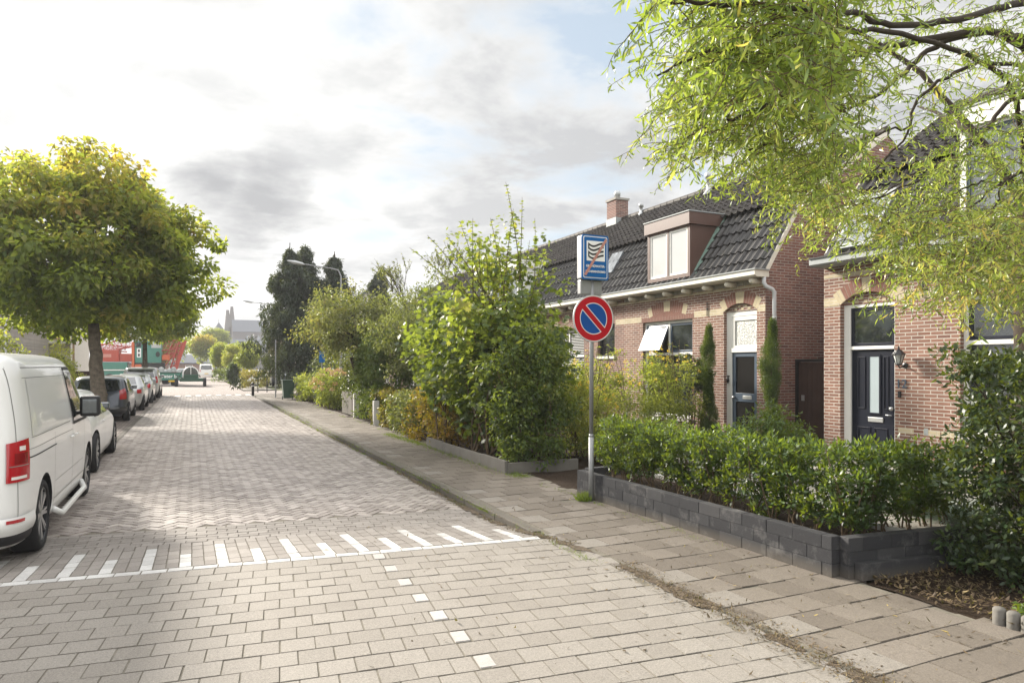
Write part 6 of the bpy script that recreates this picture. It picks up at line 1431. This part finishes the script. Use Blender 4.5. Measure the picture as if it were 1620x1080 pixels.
for i, (x, y, lab) in enumerate([(2.9, 80, 'low dark hedge block left of the clipped arch on the far footpath'), (4.2, 55.0, 'low reddish brown hedge behind the lone bollard')]):
    shrub('low_hedge', lab, 'hedge', (x, y, .6), (.8, 1.6, .6), 'leaf_hedge' if i == 0 else 'leaf_beech', 70, .3, 60, .12, 84+i, box=True, stems=0, group='low far hedges')

# ============================================================ curly willow over the right foreground
WL = empty('curly_willow', (8.9, 4.7, 0), 'curly willow with twisted yellow green leaves hanging over the upper right', 'tree')
m = MB(); g = random.Random(12); fork = Vector((8.7, 4.6, 3.6))
m.tube([(8.9, 4.7, -.05), (8.95, 4.72, .5), (8.8, 4.6, 2.0), fork], [.26, .21, .18, .16], 14)
def limb(p, r0, r1, wig=.06):
    """smooth wiggly limb through the points"""
    P = [Vector(q) for q in p]; out = []
    for i in range(len(P)-1):
        a = P[max(i-1, 0)]; b = P[i]; c = P[i+1]; d = P[min(i+2, len(P)-1)]
        for k in range(7):
            t_ = k/7; out.append(.5*((2*b)+(-a+c)*t_+(2*a-5*b+4*c-d)*t_*t_+(-a+3*b-3*c+d)*t_**3)+Vector((g.uniform(-1, 1), g.uniform(-1, 1), g.uniform(-1, 1)))*wig*.25)
    out.append(P[-1]); n = len(out); m.tube(out, [.74*(r0+(r1-r0)*(i/(n-1))**.7) for i in range(n)], 8, cap=False); return out
L_ = []
L_.append(limb([fork, at(1700, 60, 7.2), at(1620, 62, 6.8), at(1560, 50, 6.4), at(1430, 70, 5.7), at(1345, 92, 5.2), at(1250, 150, 4.8), at(1150, 190, 4.5)], .085, .012))
L_.append(limb([fork, at(1690, 20, 7.6), at(1620, 5, 6.9), at(1540, 25, 6.2), at(1440, 42, 5.4), at(1330, 20, 4.6), at(1180, 10, 3.9), at(1060, 5, 3.6)], .075, .012))
L_.append(limb([fork, at(1640, 120, 7.4), at(1570, 52, 6.8), at(1480, 75, 6.2), at(1420, 125, 6.0), at(1380, 155, 5.8), at(1300, 190, 5.5), at(1180, 240, 5.2)], .060, .010))
L_.append(limb([fork, at(1660, 170, 7.6), at(1600, 160, 7.4), at(1545, 225, 7.2), at(1510, 250, 7.0), at(1440, 290, 6.8), at(1340, 330, 6.4)], .055, .008))
L_.append(limb([fork, at(1680, 140, 7.4), at(1560, 100, 6.6), at(1460, 150, 6.2), at(1430, 220, 6.0), at(1360, 290, 6.0)], .045, .008))
L_.append(limb([fork, at(1750, 230, 7.0), at(1650, 260, 6.6), at(1570, 300, 6.4), at(1510, 350, 6.2)], .050, .008))
L_.append(limb([fork, at(1600, 140, 7.0), at(1450, 60, 5.2), at(1280, 50, 4.3), at(1140, 80, 4.0), at(1040, 120, 4.0)], .045, .008))
L_.append(limb([fork, fork+Vector((.8, -1.2, 1.2)), fork+Vector((1.6, -2.6, 1.8))], .10, .02)); L_.append(limb([fork, fork+Vector((1.0, 1.3, 1.4)), fork+Vector((1.6, 2.4, 2.2))], .10, .02)); L_.append(limb([fork, fork+Vector((-.4, 1.0, 1.8)), fork+Vector((-1.4, 2.0, 3.0))], .09, .02))
for pt in [(1060, 230, 5.0), (1080, 270, 5.4), (1140, 290, 5.6), (1230, 350, 6.2), (1320, 400, 6.8), (1440, 380, 6.6), (1090, 130, 4.6), (1060, 170, 5.0), (1560, 400, 6.2), (1600, 330, 6.6), (1480, 310, 7.2), (1060, 250, 4.8)]:
    e = at(*pt); L = min(L_[:7], key=lambda q: min((v-e).length for v in q)); k = min(range(len(L)), key=lambda i: (L[i]-e).length); s = L[max(0, k-9)]; L_.append(limb([s, s.lerp(e, .35)+Vector((0, 0, .18)), s.lerp(e, .7)+Vector((0, 0, .12)), e], .016, .005, .08))
m.build('trunk', 'dark_bark', WL, smooth=True)
allp = [p for L in L_ for p in L]; ap = np.array([tuple(p) for p in allp])
def low(px):     # lowest picture row the foliage reaches
    return np.interp(px, [960, 1000, 1060, 1150, 1250, 1300, 1370, 1440, 1500, 1560, 1640, 1760, 2200], [240, 320, 322, 312, 340, 425, 395, 500, 545, 545, 550, 600, 600])
tw = MB(); LP = []; LD = []; LN = []; LL = []; LT = []
def twig(s, L, d, T, spc=.020, r=.0035, leaf=.085):
    p = Vector(s); d = Vector(d).normalized(); n = max(4, int(L/.04)); pts = [p.copy()]; ph = g.random()*6.28; am = g.uniform(.25, .55)
    for k in range(n):
        d = (d+Vector((math.cos(ph+k*.85)*am, math.sin(ph+k*.85)*am, -.16))*.45).normalized(); p = p+d*.04; pts.append(p.copy())
        for _ in range(2 if spc < .022 else 1):
            if g.random() < .80:
                LP.append(tuple(p)); a = g.random()*6.28; o = Vector((math.cos(a), math.sin(a), g.uniform(-.9, .2)))
                dd = (o*.9+d*.5+Vector((0, 0, -.5))).normalized(); LD.append(tuple(dd)); LL.append(leaf*g.uniform(.6, 1.25)); LT.append(T+g.gauss(0, .15))
    tw.tube(pts, [r*(1-.6*i/len(pts)) for i in range(len(pts))], 4, cap=False)
def zone(n, pxr, pyr, Dr, L, T, leaf, fill=None):
    c = 0; tries = 0
    while c < n and tries < n*20:
        tries += 1
        px = g.uniform(*pxr); py = g.uniform(*pyr); D = g.uniform(*Dr)
        ln = g.uniform(*L)
        if py+ln*.62*1080/D > low(px)+g.uniform(-25, 15): continue
        if fill is not None and g.random() > fill(px, py): continue
        s = at(px, py, D); 
        if s.z < 2.0: continue
        twig(s, ln, (g.uniform(-1, .5), g.uniform(-.7, .7), g.uniform(-.2, .4)), T+g.gauss(0, .13), leaf=leaf); c += 1
edge = lambda px, py: 1.0 if px > 1150 else max(.12, (px-1065)/95)*(1.0 if 90 < py < 320 or py < 60 else .55)
hole = lambda px, py: .28 if (1290 < px < 1480 and 150 < py < 330) else (.5 if 1180 < px < 1330 and 250 < py < 330 else 1)
zone(390, (1090, 1330), (-160, 150), (3.5, 4.6), (.35, .75), .50, .098, lambda a, b: edge(a, b)*(1 if a > 1080 else .7))
zone(500, (1075, 1340), (60, 330), (4.6, 6.0), (.28, .65), .55, .085, edge)
zone(290, (1230, 1700), (-120, 260), (5.0, 7.2), (.35, .8), .42, .085, hole)
zone(330, (1330, 1760), (230, 470), (6.0, 7.8), (.35, .8), .50, .085, hole)
zone(360, (1420, 1800), (330, 520), (4.9, 6.6), (.35, .7), .68, .085)
zone(170, (1160, 1450), (240, 400), (6.0, 7.6), (.3, .6), .60, .085, hole)
for L in L_[10:]:
    for _ in range(16): twig(L[g.randrange(len(L)//2, len(L))], g.uniform(.2, .42), (g.uniform(-1, .4), g.uniform(-.6, .6), -.1), .6, leaf=.085)
for _ in range(170):      # the rest of the crown, outside the photograph
    s = fork+Vector((g.uniform(-1.5, 3.2), g.uniform(-3.6, 3.4), g.uniform(.5, 3.4))); twig(s, g.uniform(.5, .9), (g.uniform(-.5, 1), g.uniform(-1, 1), .2), .45, leaf=.09)
for (a, b, D) in ((1040, 20, 3.6), (1050, 40, 3.7), (1065, 15, 3.6)): twig(at(a+40, b-30, D), .38, (-1, .2, .2), .55, leaf=.09)
tw.build('twigs', 'twig', WL)
LP = np.array(LP); n = len(LP); print('willow leaves', n)
leaves('crown', LP, np.array(LD), rdir(n), np.array(LL), np.array(LL)*rng.uniform(.11, .18, n), 'leaf_willow', np.array(LT), WL, prof=[.25, .85, 1.0, .75, .05], curl=rng.normal(.0, 1.9, n), twist=.6)
# ============================================================ church, far houses, left side buildings
CH = empty('church', (20, 262, 0), 'large hazy church with twin pointed towers and tall windows on the skyline', 'church')
def gableblock(m, x0, x1, y0, y1, ze, zr, axis='x', mw=0, mr=1):
    m.box(x0, x1, y0, y1, 0, ze, mw)
    if axis == 'x':
        yc = (y0+y1)/2; m.quad((x0, y0-.3, ze), (x1, y0-.3, ze), (x1, yc, zr), (x0, yc, zr), mr); m.quad((x0, y1+.3, ze), (x0, yc, zr), (x1, yc, zr), (x1, y1+.3, ze), mr)
        for x in (x0, x1): m.poly([(x, y0, ze), (x, y1, ze), (x, yc, zr)], mw)
    else:
        xc = (x0+x1)/2; m.quad((x0-.3, y0, ze), (xc, y0, zr), (xc, y1, zr), (x0-.3, y1, ze), mr); m.quad((x1+.3, y0, ze), (x1+.3, y1, ze), (xc, y1, zr), (xc, y0, zr), mr)
        for y in (y0, y1): m.poly([(x0, y, ze), (x1, y, ze), (xc, y, zr)], mw)
cs_ = ['church_stone', 'church_roof']
def P2(px, D): v = at(px, 577, D); return v.x, v.y
x, y = P2(430, 262)
m = MB(); gableblock(m, x-14.2, x+14, y-5, y+9, 14.0, 18.8); m.build('nave', cs_, CH)
m = MB(); gableblock(m, x-13.5, x+14, y-9, y-5.02, 8.5, 11); m.build('aisle', cs_, CH)
x, y = P2(363, 262); 
for dx, w, zz, zt in ((-.75, 1.7, 18.5, 22.6), (.75, 1.7, 19.5, 24.0)):
    m = MB(); m.box(x+dx-w/2-.2, x+dx+w/2+.2, y-5, y+1, 0, 16, 0); xx = x+dx
    m.add([(xx-w/2-.2, y-5, 16), (xx+w/2+.2, y-5, 16), (xx+w/2+.2, y+1, 16), (xx-w/2-.2, y+1, 16), (xx-.5, y-2.6, zt), (xx+.5, y-2.6, zt), (xx+.5, y-1.4, zt), (xx-.5, y-1.4, zt)], [(0, 1, 5, 4), (1, 2, 6, 5), (2, 3, 7, 6), (3, 0, 4, 7), (4, 5, 6, 7)], 0); m.build('tower', cs_, CH)
x, y = P2(346, 262); m = MB(); m.lathe([(5.2, 0), (5.2, 9.5), (2.0, 13.2), (2.0, 14.6), (2.3, 14.7), (.3, 17.8), (0, 18)], 8, Matrix.Translation((x, y, 0)), 1); m.build('lantern_turret', cs_, CH)
MB().tube([(x, y, 17.8), (x, y, 19.4)], .08, 5).build('cross', 'black_metal', CH)
x, y = P2(430, 262)
for k in range(7):
    m = MB(); xx = x-9.6+2.0*k; m.prism([(xx, y-5.06, 9.6), (xx+.9, y-5.06, 9.6), (xx+.9, y-5.06, 12.2), (xx+.45, y-5.06, 12.9), (xx, y-5.06, 12.2)], (0, .05, 0)); m.build('window', 'sky_glass', CH)
x, y = P2(372, 262); m = MB(); gableblock(m, x-6, x+9, y-26, y-10, 6.2, 11.0, 'x'); m.build('chapel', cs_, CH)
def house(label, x0, x1, y0, y1, ze, zr, axis, wall, roofm='church_roof', wins=(), grp='far houses'):
    r = empty('far_house', ((x0+x1)/2, y0, 0), label, 'house', grp); m = MB(); m.box(x0, x1, y0, y1, -.15, ze); 
    if axis == 'x':
        for xx in (x0, x1): m.poly([(xx, y0, ze), (xx, y1, ze), (xx, (y0+y1)/2, zr)])
    else:
        for yy in (y0, y1): m.poly([(x0, yy, ze), (x1, yy, ze), ((x0+x1)/2, yy, zr)])
    m.build('walls', wall, r); m = MB(); e = .25
    if axis == 'x':
        yc = (y0+y1)/2; k = (zr-ze)/(yc-y0); m.prism([(x0-e, y0-e, ze-e*k+.04), (x0-e, yc, zr+.04), (x0-e, y1+e, ze-e*k+.04), (x0-e, y1+e, ze-e*k+.2), (x0-e, yc, zr+.22), (x0-e, y0-e, ze-e*k+.2)], (x1-x0+2*e, 0, 0))
    else:
        xc = (x0+x1)/2; k = (zr-ze)/(xc-x0); m.prism([(x0-e, y0-e, ze-e*k+.04), (x0-e, y0-e, ze-e*k+.2), (xc, y0-e, zr+.22), (x1+e, y0-e, ze-e*k+.2), (x1+e, y0-e, ze-e*k+.04), (xc, y0-e, zr+.04)], (0, y1-y0+2*e, 0))
    m.build('roof', roofm, r)
    for (a, b, c, d, f) in wins:      # on the face looking at the camera (y0) or the road (x0)
        w_ = MB(); q = MB()
        if f == 'y': w_.box(a, b, y0-.04, y0+.01, c, d); q.box(a+.07, b-.07, y0-.05, y0-.035, c+.07, d-.07)
        elif f == 'x1': w_.box(x1-.01, x1+.04, a, b, c, d); q.box(x1+.035, x1+.05, a+.07, b-.07, c+.07, d-.07)
        else: w_.box(x0-.04, x0+.01, a, b, c, d); q.box(x0-.05, x0-.035, a+.07, b-.07, c+.07, d-.07)
        wo = w_.build('window', 'white_paint', r); q.build('pane', 'window_glass', wo)
    return r
house('pale grey brick gable house on the far left behind the white van', -21, -6.9, 33.5, 43, 4.1, 7.3, 'x', 'grey_brick_wall', wins=[(36, 37.4, 1.0, 2.4, 'x1')])
MB_ = MB(); MB_.tube([(-6.82, 33.42, 0), (-6.82, 33.42, 4.2)], .05, 8); tag(MB_.build('rain_pipe', 'grey_pipe', smooth=True), 'pale rain pipe on the corner of the grey gable house', 'pipe')
W = empty('white_building', (-9, 48, 0), 'white flat roofed building with dark garage and timber slatted balcony on the left', 'house')
MB().box(-16, -6.6, 48, 56, -.1, 5.4).build('walls', 'render_wall', W); MB().box(-16.2, -6.4, 47.8, 56, 5.4, 5.6).build('roof', 'lead', W)
MB().box(-11.6, -8.4, 46.8, 48, -.1, 2.9).build('garage', 'dark_wood', W); MB().box(-11.8, -8.2, 46.6, 48, 2.92, 3.15).build('garage_roof', 'black_metal', W)
for k in range(6): MB().box(-8.3, -6.3, 47.2, 47.26, 3.2+.26*k, 3.38+.26*k).build('balcony_slat', 'wood_slats', W)
MB().box(-8.3, -6.3, 47.2, 48, 3.0, 3.15).build('balcony', 'render_wall', W); MB().box(-11.0, -9.0, 47.95, 48, 3.5, 4.9).build('window', 'window_glass', W); MB().box(-7.9, -6.9, 47.95, 48, .2, 2.3).build('window', 'window_glass', W)
for x in (-8.25, -6.35): MB().box(x-.05, x+.05, 47.22, 47.32, -.1, 4.9).build('post', 'wood_slats', W)
tag(MB().box(-8.0, -5.6, 38.0, 38.15, -.1, 1.75).build('garden_wall', 'pale_concrete'), 'pale rendered garden wall between the grey house and the parked cars', 'wall')
tag(MB().box(-5.55, -4.2, 38.0, 38.06, -.05, 1.45).build('wooden_gate', 'dark_wood'), 'dark gate panel beside the pale garden wall left of the linden trunk', 'gate')
house('white gabled house between the church and the dark conifers', 13, 22, 112, 124, 6.2, 10.6, 'y', 'render_wall', wins=[(14.5, 15.6, 3.4, 4.8, 'y'), (17, 18.1, 3.4, 4.8, 'y'), (19.4, 20.5, 3.4, 4.8, 'y')])
house('long low brown brick house closing the far end of the street', -14, 3.4, 135, 143, 2.0, 3.4, 'x', 'brick_gable', wins=[(-9+2.6*k, -7.8+2.6*k, .7, 1.7, 'y') for k in range(4)])
house('pale house front showing through the conifers across the side street', 8.2, 17, 53, 64, 4.6, 7.6, 'y', 'render_wall', wins=[(9, 10.2, .8, 2.3, 'y'), (11, 12.2, .8, 2.3, 'y'), (9.2, 10.2, 3.1, 4.2, 'y'), (55, 56.2, .9, 2.3, 'x')])
house('brick house behind the far footpath trees, roof just visible', 8.0, 16, 68, 84, 4.4, 8.0, 'y', 'brick_gable', wins=[(70, 71.2, .9, 2.3, 'x'), (74, 75.2, .9, 2.3, 'x'), (78, 79.2, .9, 2.3, 'x')])
# haze
def hazemat():
    m = bpy.data.materials.new('haze'); m.use_nodes = True; MATS['haze'] = m; t = NT(m.node_tree)
    p = t.n('ShaderNodeVolumePrincipled', {'Color': (.95, .96, 1.0, 1), 'Density': HAZE_D, 'Anisotropy': .1}); t.n('ShaderNodeOutputMaterial', {1: p.outputs[0]})
HAZE_D = .0007
if HAZE_D > 0:
    hazemat(); stuff(MB().box(-120, 120, -30, 330, -1.5, 30).build('haze', 'haze'), 'thin pale haze fading the church and the far trees', 'haze')
